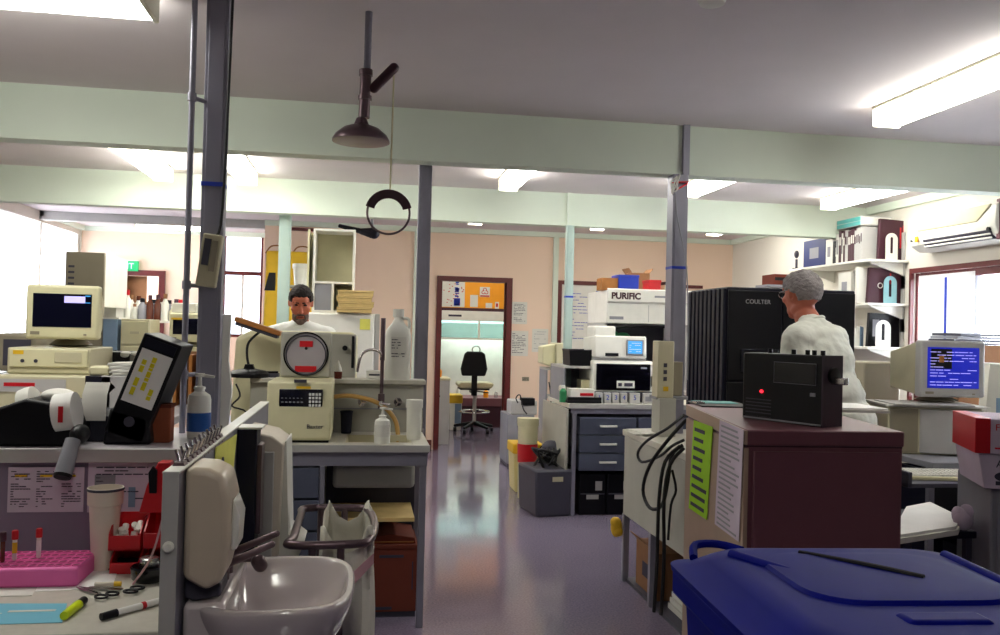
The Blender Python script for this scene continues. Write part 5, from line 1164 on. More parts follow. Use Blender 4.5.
# grey floor unit with box and cables
c_, w_, h_ = fit(514, 541, 401, 8.6, 0)
t = thing('grey_floor_unit', 'grey low unit against the back wall behind the tall yellow container', 'cabinet', (c_.x+.04, 9.2, 0)); h_ = at(525, 415, 9.2).z
MB().box(-.14, .16, 0, .5, .03, h_).build('body', 'grey', t, bevel=.008); MB().box(-.13, .15, .01, .49, 0, .03).build('plinth', 'grey_dark', t)
q = thing('white_device', 'small white device with black handle on the grey low unit', 'device', (t.location.x+.03, 9.22, h_)); hd_ = at(528, 401, 9.2).z-h_
MB().box(-.13, .16, 0, .3, 0, hd_).build('casing', 'grey_light', q, bevel=.012); MB().box(-.02, .13, -.02, .1, hd_*.7, hd_+.03).build('handle', 'black', q, bevel=.005)
tag(MB().tube([at(518, 403, 9.15), at(516, 398, 9.15), at(520, 395, 9.15), at(523, 408, 9.15), at(527, 414, 9.15)], .007).build('device_cable', 'rubber'), 'thin dark cable looping from the small white device', 'cable')
tag(MB().tube([at(549, 382, 7.7), at(551, 400, 7.7), at(550, 425, 7.7), at(546, 440, 7.7), at(540, 448, 7.7)], .006).build('hanging_cable', 'rubber'), 'thin cable hanging down the pale cabinet side by the aisle', 'cable')
t = thing('doorstop', 'dark round object on the floor at the right door jamb', 'weight', (at(510, 452, 10.2).x, 10.2, 0)); MB().lathe([(.05, 0), (.08, .03), (.07, .1), (.04, .14)], 18).build('body', 'grey_dark', t); MB().lathe([(.02, .14), (.03, .15), (.02, .17)], 14).build('knob', 'black', t)

# ================================================================== RIGHT AISLE BENCH WITH POST
x0 = at(626, 430, 4.95).x
t = thing('aisle_bench', 'pale side of the bench by the aisle with open lower shelf and hanging cables', 'bench', (x0, 3.92, 0)); W_ = .45
MB().box(0, W_, 0, 1.1, .865, .9).build('worktop', 'counter', t, bevel=.004); z_ = at(680, 560, 3.95).z
MB().box(.0, .02, 0.02, 1.05, .40, .865).build('side_panel', 'bench_side', t); MB().box(.02, W_, .02, 1.05, .40, .42).build('shelf', 'grey_dark', t)
for y in (.02, .55, 1.03): MB().box(.0, .035, y, y+.035, 0, .40).build('leg', 'post', t)
MB().box(.02, W_, 0.0, 1.05, 0, .02).build('floor_tray', 'grey_dark', t)
for y in (.02, 1.03): MB().box(W_-.035, W_, y, y+.035, 0, .865).build('leg', 'post', t)
MB().box(W_-.02, W_, .06, 1.03, .02, .865).build('rear_panel', 'grey_dark', t)
t = thing('cardboard_box', 'brown cardboard box on the low tray under the aisle bench', 'box', (x0+.22, 4.5, .021)); MB().box(-.17, .12, 0, .36, 0, .26).build('box', 'cardboard', t, bevel=.004)
MB().prism([(-.17, .26), (-.21, .3), (-.207, .303), (-.165, .262)], 0, .36, 'y').build('flap', 'cardboard', t); MB().box(-.172, -.17, .08, .24, .08, .16).build('printing', 'ink', t)
t = thing('paper_bundle', 'white papers spilling from the low tray under the aisle bench', 'papers', (x0+.18, 4.15, .021))
for k in range(5): MB().box(-.1+.01*k, .08, .02*k, .25, .03*k, .03*k+.026).build('page_stack', 'paper', t)
p = onz(622, 528, 0)
t = thing('yellow_glove', 'bright yellow cleaning cloth bundle hung at the aisle bench corner', 'cloth', (x0-.03, 5.0, at(621, 537, 5.0).z)); b = MB(); hz = at(621, 517, 5).z-t.location.z
b.ell((0, 0, hz*.5), (.035, .03, hz*.5)).ell((-.01, 0, hz*.75), (.028, .03, hz*.25)).ell((.008, -.01, hz*.3), (.03, .03, hz*.25)); b.build('cloth', 'yellow', t)
# papers at the bench corner
t = thing('paper_pad', 'white papers fanned at the far corner of the aisle bench', 'papers', (x0+.11, 4.72, .901))
for k in range(3): MB().box(-.13+.02*k, .10, -.02*k, .2, .005*k, .005*k+.0045, RZ(.1*k)).build('page', 'paper', t)
# beige upright unit beside post
c_, w_, h_ = fit(655, 671, 341, 4.72, .9)
t = thing('beige_tower', 'upright beige device with dark buttons leaning at the cable-tied post', 'device', (c_.x, 4.66, .9)); zb = at(663, 398, 4.66).z-.9; w = w_/2
h_ = at(663, 341, 4.66).z-.9
MB().prism([(-w, zb), (w, zb), (w, h_), (-w, h_)], 0, .1, 'y').build('casing', 'beige', t, bevel=.006); MB().box(-w*.8, w*1.2, -.02, .12, 0.0, zb).build('stand', 'bench_side', t, bevel=.004)
for k in range(3): MB().box(-w*.3, w*.1, -.004, 0, zb+(h_-zb)*(.3+.12*k), zb+(h_-zb)*(.37+.12*k)).build('button', 'grey_dark', t)
MB().box(-w*.3, w*.3, -.004, 0, zb+(h_-zb)*.12, zb+(h_-zb)*.2).build('label', 'yellow', t)
px_ = at(678.5, 400, 4.62)
t = thing('post_collar_box', 'grey-beige bracket box strapped to the cable-tied post above the tray', 'box', (at(678, 380, 4.66).x, 4.70, at(678, 396, 4.7).z)); hh = at(678, 362, 4.7).z-t.location.z
MB().box(-.05, .045, 0, .09, 0, hh).build('casing', 'beige_dark', t, bevel=.006); MB().box(-.12, .07, -.02, .1, -.02, 0).build('tray', 'grey', t, bevel=.003)
# cables at post top: ties and red wire
ptx = at(680, 185, 4.78)
b = MB(); r = random.Random(12)
tag(MB().tube([at(676+r.uniform(-5, 6), 182+r.uniform(-8, 14), 4.76) for _ in range(14)], .004).build('cable_knot', 'paper'), 'tangled white cable knot at the top of the right post', 'cable')
tag(MB().tube([at(672, 183, 4.77), at(683, 182, 4.77), at(688, 183, 4.8), at(676, 190, 4.77)], .005).build('red_tape', 'red'), 'red wire wrapped round the top of the right post', 'wire')
tag(MB().tube([at(675, 190, 4.77), at(677, 215, 4.77), at(683, 245, 4.77), at(687, 275, 4.77), at(688, 330, 4.77), at(687, 380, 4.77)], .004).build('post_cable', 'grey'), 'thin grey cable running down the right post', 'cable')
# looping black cables over the bench side
def cab(pts, r, lab): tag(MB().tube([at(x, y, Yc) for x, y, Yc in pts], r, n=10).build('power_cable', 'rubber'), lab, 'cable')
cab([(684, 415, 4.2), (668, 428, 4.15), (648, 440, 4.3), (638, 452, 4.45), (642, 462, 4.4), (660, 456, 4.2), (672, 446, 4.1), (684, 440, 4.05)], .0075, 'black power cable making the small upper loop across the bench side')
cab([(686, 420, 4.0), (668, 440, 4.0), (650, 465, 4.1), (643, 490, 4.2), (650, 508, 4.1), (662, 505, 4.0), (668, 480, 3.95), (672, 455, 3.92), (683, 445, 3.9)], .009, 'black power cable making the big lower loop across the bench side')
cab([(680, 446, 3.87), (665, 462, 3.87), (659, 500, 3.87), (657, 560, 3.87), (654, 612, 3.87)], .0085, 'black cable dropping straight down before the bench legs, left of two')
cab([(684, 448, 3.86), (670, 465, 3.86), (664, 500, 3.86), (664, 560, 3.86), (661, 615, 3.86)], .0085, 'black cable dropping straight down before the bench legs, right of two')
cab([(672, 470, 3.86), (676, 490, 3.86), (671, 505, 3.86), (668, 540, 3.86)], .006, 'thin black cable with a short kink near the tan cabinet')

# ================================================================== TAN CABINET
A = onz(687, 404, 1.15); B = onz(746, 430, 1.15); Cc = onz(905, 432, 1.15); D = Vector((A.x+.60, A.y-.0, 1.15)); D = A+(Cc-B)*1.0
t = thing('tan_cabinet', 'tan steel cabinet with a green notice on its side, behind the blue bin', 'cabinet', (B.x, B.y, 0)); o = Vector((B.x, B.y, 0))
Q = [((p-o).x, (p-o).y) for p in (B, Cc, D, A)]
cxm = sum(p[0] for p in Q)/4; cym = sum(p[1] for p in Q)/4
def sc(k): return [(cxm+(x-cxm)*k, cym+(y-cym)*k) for x, y in Q]
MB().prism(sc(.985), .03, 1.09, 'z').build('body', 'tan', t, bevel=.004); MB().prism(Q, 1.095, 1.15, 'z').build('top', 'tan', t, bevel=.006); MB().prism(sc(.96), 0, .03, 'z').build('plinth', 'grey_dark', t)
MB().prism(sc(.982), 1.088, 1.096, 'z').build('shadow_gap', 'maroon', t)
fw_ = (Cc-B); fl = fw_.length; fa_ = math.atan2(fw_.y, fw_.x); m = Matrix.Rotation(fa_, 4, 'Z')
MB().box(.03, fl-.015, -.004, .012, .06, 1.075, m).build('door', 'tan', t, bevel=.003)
sd = (A-B); sl = sd.length; sa = math.atan2(sd.y, sd.x)
ms = Matrix.Rotation(sa, 4, 'Z')   # local x along the side, +y pointing left/outwards
MB().box(.005, sl-.005, -.012, .0025, .04, 1.085, ms).build('side_panel', 'tan_lit', t)  # lit side in a lighter copy; the front's dimness is in its own colour
MB().box(0.0, sl-.0, -.006, .0035, 1.098, 1.148, ms).build('top_side', 'tan_lit', t)
def side_sheet(name, label, pts, m, ink, n, seed):
    # pts: pixel corners x0,x1,y0,y1 on the side plane
    nrm = Vector((-sd.y, sd.x, 0)).normalized()
    def hit(x, y): v = ray(x, y); k = ((B-EYE).dot(nrm)+.006)/v.dot(nrm); return EYE+v*k
    P = [hit(*p) for p in pts]; c = (P[2]+P[3])/2
    q = thing(name, label, 'notice', c)
    f = [p-c for p in P]; nn = nrm*.0015
    MB().vf([p for p in f]+[p+nn for p in f], [(0, 1, 2, 3), (7, 6, 5, 4), (0, 4, 5, 1), (1, 5, 6, 2), (2, 6, 7, 3), (3, 7, 4, 0)]).build('page', m, q, smooth=False)
    r = random.Random(seed); b = MB()
    for i in range(n):
        u = (i+.7)/(n+.6); a0 = f[0].lerp(f[3], u); a1 = f[1].lerp(f[2], u); th = (f[3]-f[0])*(.35/n)
        s0 = .1; s1 = r.uniform(.55, .92)
        p0_ = a0.lerp(a1, s0)+nn*2; p1_ = a0.lerp(a1, s1)+nn*2
        b.vf([p0_, p1_, p1_+th, p0_+th, p0_-nn, p1_-nn, p1_+th-nn, p0_+th-nn], [(0, 1, 2, 3), (7, 6, 5, 4), (0, 4, 5, 1), (1, 5, 6, 2), (2, 6, 7, 3), (3, 7, 4, 0)])
    b.build('writing', ink, q, smooth=False)
    return q
side_sheet('green_notice', 'bright lime green notice with black lettering on the tan cabinet side', [(694, 420), (713, 427), (707, 520), (689, 508)], 'lime', 'ink', 9, 4)
side_sheet('white_notice', 'white printed notice beside the green one on the tan cabinet side', [(720, 420), (744, 430), (739, 542), (715, 524)], 'paper_lilac', 'grey', 20, 5)
# notebook and clipboard on top-left
c = onz(712, 404, 1.15)
t = thing('clipboard', 'teal-topped clipboard lying at the far corner of the tan cabinet top', 'clipboard', (c.x, c.y, 1.151), math.radians(-8))
MB().box(-.10, .14, -.2, .08, 0, .006).build('board', 'black', t, bevel=.002); MB().box(-.085, .11, -.06, .07, .0065, .009).build('page', 'teal', t); MB().box(-.1, -.06, -.1, -.02, .006, .014).build('clip', 'steel', t)
# radio
ra = onz(742, 418, 1.15); rb = onz(822, 428, 1.15)
dv = rb-ra; ang = math.atan2(dv.y, dv.x); L_ = dv.length; hr = at(820, 356, rb.y).z-1.15
t = thing('portable_radio', 'black portable radio with red light on the tan cabinet top', 'radio', (ra.x, ra.y, 1.151), ang); hr = min(hr, .32)
MB().box(0, L_, 0, .115, 0, hr).build('casing', 'black', t, bevel=.006); MB().box(L_-.004, L_+.002, -.002, .117, -.0, hr+.001).build('end_panel', mat('radio_side', '#2c1a30', rough=.5), t)
MB().box(L_*.42, L_*.93, -.004, .0, hr*.58, hr*.88).build('tuning_window', 'black_gloss', t, bevel=.002); MB().tube([(L_*.42, -.005, hr*.58), (L_*.93, -.005, hr*.58), (L_*.93, -.005, hr*.88), (L_*.42, -.005, hr*.88)], .0012, closed=True, smooth=0, n=6).build('window_trim', 'grey', t)
MB().box(.01, L_-.005, -.005, 0, .004, .010).build('lower_trim', 'grey', t)
MB().cyl((L_*.26, -.006, hr*.43), (L_*.26, 0, hr*.43), .0065).build('red_light', 'led', t); MB().box(L_*.86, L_*.92, -.004, 0, hr*.42, hr*.47).build('badge', 'grey', t)
for k, xx in enumerate((.25, .55, .72, .8, .9)): MB().cyl((L_*xx, .05, hr), (L_*xx, .05, hr+.018), .009).build('knob', 'black', t)
b = MB()
for k in range(14): b.box(L_*.05, L_*.38, -.002, .0, hr*(.1+.05*k) if k < 5 else hr*.05, hr*(.115+.05*k) if k < 5 else hr*.055)
b.build('grille', 'grey_dark', t, smooth=False)['kind'] = 'stuff'
MB().lathe([(.03, 0), (.03, .012), (.02, .014)], 18, Matrix.Translation((L_+.002, .055, hr*.72)) @ Matrix.Rotation(math.pi/2, 4, 'Y')).build('side_knob', 'black', t)
MB().box(L_, L_+.06, .045, .07, hr*.60, hr*.70).build('aerial_socket', 'steel', t, bevel=.004)
# papers on cabinet top
c = onz(855, 410, 1.15)
t = thing('paper_stack', 'stack of white papers on the tan cabinet top right of the radio', 'papers', (c.x-.04, c.y+.0, 1.151), math.radians(-8))
MB().box(-.13, .13, -.15, .15, 0, .012).build('lower_pages', 'paper', t); MB().box(-.12, .12, -.14, .14, .0125, .02, RZ(.08)).build('upper_pages', 'label_white', t)

# ================================================================== BLUE WHEELIE BIN
def bin_():
    c = Vector((1.055, 1.56, 0)); t = thing('wheelie_bin', 'large blue wheelie bin with ridged lid in the right foreground', 'bin', c, math.radians(-4)); w = .345; d = .37; zt = .965
    MB().prism([(-w+.05, -d+.06), (w-.05, -d+.06), (w-.05, d-.08), (-w+.05, d-.08)], .06, .1, 'z').build('base', 'bin_blue', t)
    vs = [(-w+.06, -d+.08, .06), (w-.06, -d+.08, .06), (w-.06, d-.1, .06), (-w+.06, d-.1, .06), (-w+.02, -d+.02, zt-.09), (w-.02, -d+.02, zt-.09), (w-.02, d-.03, zt-.09), (-w+.02, d-.03, zt-.09)]
    MB().vf(vs, [(3, 2, 1, 0), (4, 5, 6, 7), (0, 1, 5, 4), (1, 2, 6, 5), (2, 3, 7, 6), (3, 0, 4, 7)]).build('body', 'bin_blue', t, bevel=.02, seg=3)
    MB().box(-w, w, -d, d, zt-.10, zt-.035).build('collar', 'bin_blue', t, bevel=.012, seg=3)
    def rr(hw, hd, z, rad, dy=0, n=8):
        P = []
        for cx_, cy_, a0 in ((hw-rad, hd-rad, 0), (-hw+rad, hd-rad, 90), (-hw+rad, -hd+rad, 180), (hw-rad, -hd+rad, 270)):
            for k in range(n+1): a = math.radians(a0+90*k/n); P.append((cx_+rad*math.cos(a), cy_+rad*math.sin(a)+dy, z))
        return P
    loft([rr(w+.01, d+.01, zt-.035, .05), rr(w+.012, d+.012, zt-.022, .05), rr(w-.02, d-.015, zt-.012, .06), rr(w-.045, d-.04, zt+.012, .09), rr(w-.06, d-.055, zt+.022, .1), rr(w-.09, d-.08, zt+.026, .12)]).build('lid', 'bin_blue', t)
    # moulded ridges on the lid
    loft([rr(w*.62, d*.48, zt+.024, .1, .06), rr(w*.6, d*.46, zt+.034, .1, .06), rr(w*.5, d*.38, zt+.038, .09, .06)]).build('lid_plateau', 'bin_blue', t)
    MB().cyl((-w*.72, .24, zt+.026), (-w*.3, -.05, zt+.026), .012).build('lid_rib', 'bin_blue', t); MB().cap((w*.74, .24, zt+.024), (w*.70, -.05, zt+.024), .012, .012).build('lid_rib', 'bin_blue', t)
    MB().tube([(-.10, .22, zt+.036), (.0, .1, zt+.04), (.07, .02, zt+.038)], .006).build('lid_groove', 'black', t)
    MB().box(-.10, .06, -.22, -.16, zt+.005, zt+.032).build('grip_recess', 'bin_blue', t, bevel=.012, seg=3)
    MB().tube([(-w+.04, d-.04, zt-.005), (-w+.06, d+.01, zt+.012), (-w+.12, d+.02, zt+.012), (-w+.16, d-.03, zt+.01)], .010).build('hinge_handle', 'bin_blue', t)
    MB().cyl((-w+.2, d+.02, zt-.02), (w-.1, d+.02, zt-.02), .014).build('hinge_bar', 'bin_blue', t)
    for s in (-1, 1): 
        wh = MB().cyl((s*(w-.06), d-.05, .1), (s*(w-.01), d-.05, .1), .1, n=28).build('wheel', 'rubber', t); MB().cyl((s*(w-.065), d-.05, .1), (s*(w-.005), d-.05, .1), .04).build('hub', 'grey', wh)
bin_()

# ================================================================== COULTER MACHINE
a = at(726, 287, 5.1)
xr_ = at(856, 290, 5.1).x
cz1 = at(740, 287, 5.1).z
t = thing('haematology_analyser', 'large black cabinet analyser with small pale lettering behind the man in the cream shirt', 'machine', (a.x, 5.1, 0)); w = xr_-a.x; sl2 = 1.0
yb = a.x/ (at(689, 290, 5.1).x/5.1) - 5.1
MB().box(0.012, w, 0.006, yb, .05, cz1).build('body', 'navy', t, bevel=.01); MB().box(.02, w-.02, .02, yb-.02, 0, .05).build('plinth', 'black', t)
b = MB()
for k in range(9): y = yb*(k+.5)/9; b.box(-.01, .012, y-yb*.035, y+yb*.035, .06, cz1-.01)
b.build('ribbed_side', 'navy', t, bevel=.004)
MB().box(.015, w*.42, -.012, .006, 1.2, cz1-.02).box(w*.43, w-.01, -.012, .006, 1.2, cz1-.02).build('front_panel', 'black', t, bevel=.004); MB().box(.015, w-.01, -.014, .006, .8, 1.19).build('lower_panel', 'black', t, bevel=.004)
zl = at(762, 303, 5.08).z; text('lettering', 'COULTER', .038, (at(746, 303, 5.08).x-a.x, -.013, zl-.005), 'grey_light', t)
MB().box(.1, .35, -.018, -.012, 1.25, 1.4).build('slot_panel', 'screen_dark', t, bevel=.003)
# red-brown frame portion behind the machine, modelled as a box on a legged shelf
t = thing('red_frame_piece', 'red-brown frame portion seen over the black machine, left of the man', 'box', (at(780, 276, 7.6).x, 7.6, 0)); zz_ = at(780, 272, 7.6).z
MB().box(-.06, .08, 0, .25, zz_-.12, zz_-.02).build('box', 'cardboard_dark', t, bevel=.004); MB().box(-.12, .13, .0, .26, zz_-.14, zz_-.12).build('shelf', 'grey', t)
MB().box(-.05, .07, -.002, 0, zz_-.08, zz_-.05).build('band', 'black', t)
for s in (-.1, .1): MB().box(s-.01, s+.01, .22, .25, 0, zz_-.14).build('leg', 'grey', t)

# ================================================================== RIGHT WALL: shelves, books, AC
YN = 6.84; XS = at(869, 259, YN).x; YF = 8.25; zsh = [at(880, y, YN).z for y in (259, 303, 347)]
for k, z in enumerate(zsh):
    t = thing('wall_shelf', ['top wall shelf of three, packed with journals and binders', 'middle wall shelf of three, with the teal book end', 'lowest wall shelf of three, with the pale book end'][k], 'shelf', (XS, YN, z), 0, 'wall shelves')
    MB().box(0, WR-XS-.002, 0, YF-YN, -.022, 0).build('board', 'white', t, bevel=.003)
    for y in (.06, 1.2): MB().prism([(WR-XS-.004, -.022), (.06, -.022), (.06, -.035), (WR-XS-.05, -.12), (WR-XS-.004, -.14)], y, y+.025, 'y').build('bracket', 'white', t, bevel=.002)
    MB().box(WR-XS-.02, WR-XS-.004, .055, .09, -.25, .25).build('upright', 'grey_light', t)
def bookend(k, px0, px1, y0, m, lab):
    z = zsh[k]; Yb = YN+.06; c_, w_, h_ = fit(px0, px1, y0, Yb, z+.001); t = thing('book_end', lab, 'book end', (c_.x, Yb, z+.001)); w = w_/2; h = h_
    o_ = [(-w, 0)]+[(-w*math.cos(a), h-w+w*math.sin(a)) for a in [math.pi*i/12 for i in range(13)]]+[(w, 0)]
    i_ = [(-w*.22, h*.25)]+[(-w*.22*math.cos(a), h*.8+w*.22*math.sin(a)) for a in [math.pi*i/12 for i in range(13)]]+[(w*.22, h*.25)]
    n = len(o_); vs = [(x, y, zz) for y in (0, .004) for x, zz in o_]+[(x, y, zz) for y in (0, .004) for x, zz in i_]
    fs = []
    for i in range(n-1):
        fs += [(i, i+1, 2*n+i+1, 2*n+i), (n+i, 3*n+i, 3*n+i+1, n+i+1), (i, n+i, n+i+1, i+1), (2*n+i, 2*n+i+1, 3*n+i+1, 3*n+i)]
    fs += [(0, 2*n, 3*n-1, n-1), (n, 2*n-1, 4*n-1, 3*n), (2*n, 3*n, 4*n-1, 3*n-1), (0, n-1, 2*n-1, n)]
    MB().vf(vs, fs).build('plate', m, t, smooth=False); MB().box(-w, w, .004, .12, 0, .003).build('foot', m, t)
bookend(0, 886, 898, 233, 'white', 'white arched book end with slot on the top shelf')
bookend(1, 884, 897, 276, 'teal_pale', 'pale blue arched book end with slot on the middle shelf')
bookend(2, 876, 891, 320, 'white', 'white arched book end with slot on the lowest shelf')
# magazines (spines towards the room)
r = random.Random(17); y = YN+.16; i = 0
cols = [('maroon', 'dark maroon journal volume standing in the packed top shelf row'), ('paper', 'white thin journal standing in the packed top shelf row'), ('grey_light', 'grey-spined journal standing in the packed top shelf row')]
while y < 7.42:
    th = r.uniform(.018, .034); ci = r.choice([0, 1, 2, 2] if y < 7.12 else [0, 0, 1, 2]); h = r.uniform(.27, .30)
    t = thing('journal', cols[ci][1], 'journal', (XS+.03, y, zsh[0]+.001), 0, 'journals, '+cols[ci][0].replace('_', ' '))
    MB().box(0, .22, 0, th-.002, 0, h).build('cover', cols[ci][0], t, bevel=.002)
    if ci != 1: MB().box(-.001, 0, th*.2, th*.8, h*.55, h*.8).build('spine_label', 'paper' if ci == 0 else 'maroon', t)
    else: MB().box(-.001, 0, th*.3, th*.7, h*.3, h*.8).build('spine_label', 'ink', t)
    y += th
ytop = zsh[0]+.31
t = thing('teal_box_file', 'teal-ended pale box laid across the journals on the top shelf', 'box', (XS+.02, 7.0, ytop))
MB().box(0, .3, 0, .4, 0, .085).build('box', 'grey_light', t, bevel=.003); MB().box(-.004, 0, .01, .39, .006, .04).box(-.004, 0, .01, .39, .046, .08).build('end_label', 'teal', t)
MB().box(.01, .29, -.004, 0, .01, .075).build('near_end', 'white', t)
# leaning maroon binder facing the room
def leaner(k, px0, px1, y0, m, lab, name='binder', logo=None, tilt=.12, Yb=None):
    Yb = Yb or YN+.095; z = zsh[k]+.001; c_, w_, h_ = fit(px0, px1, y0, Yb, z); t = thing(name, lab, 'binder', (c_.x, Yb, z)); w = w_/2
    MB().prism([(-w, 0), (w, 0), (w*.98, h_*.96), (-w*.9, h_)], 0, .035, 'y').build('cover', m, t, bevel=.002)
    if logo: logo(t, w, h_)
    MB().box(-w+.008, w-.008, .003, .032, h_*.0+.0, .004).build('page_edge', 'paper', t)
    return t
leaner(0, 879, 909, 219, 'maroon', 'dark maroon journal cover facing the room behind the top book end', logo=lambda t, w, h: MB().box(w*.4, w*.5, -.002, 0, h*.3, h*.8).box(w*.6, w*.7, -.002, 0, h*.35, h*.85).build('print', 'red', t))
leaner(1, 868, 906, 268, 'maroon', 'maroon folder with round white emblem behind the blue book end', logo=lambda t, w, h: (MB().tube([(-w*.35+.022*math.cos(a), -.002, h*.5+.022*math.sin(a)) for a in [2*math.pi*k/12 for k in range(12)]], .004, closed=True).build('emblem', 'paper', t), MB().box(w*.15, w*.22, -.002, 0, h*.55, h*.85).build('print', 'red', t)))
leaner(1, 857, 870, 267, 'paper', 'white folder leaning left of the maroon folder on the middle shelf', Yb=YN+.14)
leaner(2, 868, 900, 313, 'black', 'dark folder leaning behind the lowest book end', Yb=YN+.12, logo=lambda t, w, h: MB().box(-w*.7, -w*.3, -.002, 0, h*.3, h*.8).build('print', 'grey', t))
# far binders on shelves
for nm, lab, k, px0, px1, y0, m in (('binder', 'bright blue box binder at the far end of the top shelf', 0, 800, 822, 239, 'blue_dark'), ('binder', 'white binder between blue and black ones on the top shelf', 0, 822, 829, 239, 'white'), ('binder', 'black binder right of the white one on the top shelf', 0, 829, 840, 240, 'black'),
                                ('binder', 'white book pair on the middle shelf above the black machine', 1, 835, 848, 272, 'paper'), ('binder', 'black folder beside the white books on the middle shelf', 1, 851, 855, 270, 'black')):
    z = zsh[k]+.001; y0_ = XS/(at(px0, 260, 7).x/7); y1_ = XS/(at(px1, 260, 7).x/7); ya, yb_ = min(y0_, y1_), max(y0_, y1_); h = at(px0, y0, (ya+yb_)/2).z-z
    t = thing(nm, lab, 'binder', (XS+.035, ya+.003, z)); MB().box(0, .24, 0, yb_-ya-.006, 0, h).build('cover', m, t, bevel=.003); MB().box(-.001, 0, (yb_-ya)*.3, (yb_-ya)*.7, h*.3, h*.7).build('spine_label', 'paper' if m in ('black',) else 'grey', t)
t = thing('camera_bracket', 'small dark bracket with round head at the far end of the top shelf', 'bracket', (XS-.0, YF-.05, zsh[0]+.001)); MB().cyl((.05, 0, 0), (.05, 0, .1), .012).build('stem', 'grey_dark', t); MB().ell((.05, 0, .15), (.025, .025, .04)).build('head', 'grey_dark', t); MB().lathe([(.04, 0), (.04, .01)], 14, Matrix.Translation((.05, 0, 0))).build('foot', 'navy', t)
for k, (px, m, lab) in enumerate(((857, 'paper', 'white leaflets fanned open on the lowest shelf, left part'), (864, 'steelblue', 'blue-grey leaflets fanned behind the white ones on the lowest shelf'))):
    t = thing('leaflet', lab, 'leaflet', (at(px, 340, 7.0).x+.02, 7.02+.05*k, zsh[2]+.001)); MB().prism([(-.04, 0), (.0, 0), (-.02, .16), (-.07, .15)], 0, .01, 'y').prism([(.0, 0), (.03, 0), (.03, .17), (.0, .18)], .02, .03, 'y').build('page', m, t)
# air conditioner
ay0 = 5.53; ay1 = 6.55; az0 = 2.215; az1 = 2.53
t = thing('air_conditioner', 'white wall-mounted air conditioner above the right window', 'air conditioner', (WR, (ay0+ay1)/2, az0)); l = (ay1-ay0)/2; h = az1-az0
MB().prism([(-.002, 0), (-.12, 0), (-.2, .05), (-.225, .12), (-.215, h*.85), (-.16, h), (-.002, h)], -l, l, 'y').build('casing', 'white', t, bevel=.012, seg=3)
pm = Matrix.Translation((-.222, 0, 0))
MB().prism([(-l*.90, h*.86), (l*.90, h*.86), (l*.72, h*.50), (-l*.62, h*.50)], -.230, -.212, 'x').build('intake_grille', 'beige', t, bevel=.004)
MB().prism([(-.16, .02), (-.222, .085), (-.226, .08), (-.2, .02)], -l*.88, l*.6, 'y').build('outlet_flap', 'grey_dark', t)
for z in (.028, .055): MB().cyl((-.2-z*.3, -l*.88, z), (-.2-z*.3, l*.6, z), .007).build('vane', 'white', t)
MB().prism([(-l-.008, .01), (-l+.03, .01), (-l+.03, h-.01), (-l-.008, h-.01)], -.2, -.003, 'x').build('end_cover', 'tan', t, bevel=.006)
MB().box(-.228, -.222, l*.72, l*.80, .075, .12).build('energy_label', 'orange_wall', t); MB().cyl((-.228, l*.9, .09), (-.215, l*.9, .09), .008).build('indicator', 'navy', t); MB().cyl((-.23, -l*.85, .09), (-.21, -l*.85, .09), .016).build('receiver', 'black', t)
# chart strip hanging in the window
c = Vector((WR-.03, 6.35, 1.3))
dm('sheer', '#f4f4f2', rough=.9, trans=.6)
t = thing('window_chart', 'white paper chart with a dark blue printed strip hung over the window', 'chart', (WR-.035, 6.30, 1.28))
MB().box(0, .003, -.32, .36, 0, .75).build('page', 'sheer', t); MB().box(-.002, 0, .0, .03, .05, .72).build('blue_strip', 'ink_blue', t)

# ---------------- right desk with monitor
def desk_r():
    t = bench('computer_desk', 'dark computer desk along the right wall under the window', 3.15, 4.62, 4.35, 5.4, .80, top='grey', group=None)
    MB().box(-.72, .72, .30, .32, .02, .75).build('shade_panel', 'navy', t); MB().box(-.735, -.715, .06, .95, .02, .75).build('side_panel', 'navy', t)  # navy sheets added for the shade beneath the desk
    q = thing('shade_box', 'added dark box standing in for shade under the computer desk', 'box', (3.62, 4.42, 0)); MB().box(-.2, .2, 0, .2, 0, .34).build('body', 'grey_dark', q, bevel=.005); MB().box(-.205, .205, -.005, .205, .3, .35).build('lid', 'navy', q, bevel=.004)  # box added to darken the shaded space under the desk
desk_r()
pc = onz(945, 446, .80)
t = thing('desktop_computer', 'beige desktop computer with curved front under the right monitor', 'computer', (at(938, 430, 4.62).x, 4.62, .801), math.radians(-14), 'desktop computers')
zt = at(930, 408, 4.62).z-.801
MB().box(-.28, .26, .02, .44, 0, zt).build('case', 'beige', t, bevel=.006); MB().prism([(-.1, 0), (.26, 0), (.26, -.01), (.18, -.03), (.02, -.03), (-.08, -.015)], .01, zt-.01, 'z', Matrix.Translation((0, .02, 0))).build('front_panel', 'grey_light', t, bevel=.004); MB().box(-.27, -.11, .012, .02, .01, zt-.01).build('grey_panel', 'beige_dark', t)
q = thing('paper_sheets', 'loose papers between the right monitor and its computer', 'papers', (t.location.x, t.location.y, .802+zt), math.radians(-14)); MB().box(-.3, .3, .0, .4, 0, .012).build('page', 'paper', q); MB().box(-.26, .2, -.03, .3, .0125, .02, RZ(.05)).build('page', 'grey_light', q)
zmon = .802+zt+.022
c_, w_, h_ = fit(928, 984, 341, 4.85, zmon)
t2, a, h = crt('beige computer monitor showing a blue screen, below the right window', 0, 0, 0, 0, 0, math.radians(-4), 'lit', w=w_*1.06, h=h_, loc=Vector((c_.x-.13, 4.70, zmon)), depth=.40, tap=.86)
b = lines(-a*.72, a*.72, .1, h-.06, 12, -.003, .2, 12, .0008); b.build('screen_text', 'screen_text', t2, smooth=False)
MB().box(-a*.7, -a*.05, -.0035, -.002, h*.55, h-.05).build('dark_window', 'screen_dark', t2); MB().box(-a*.45, -a*.3, -.0045, -.0035, h*.65, h*.75).build('yellow_mark', 'wood', t2)
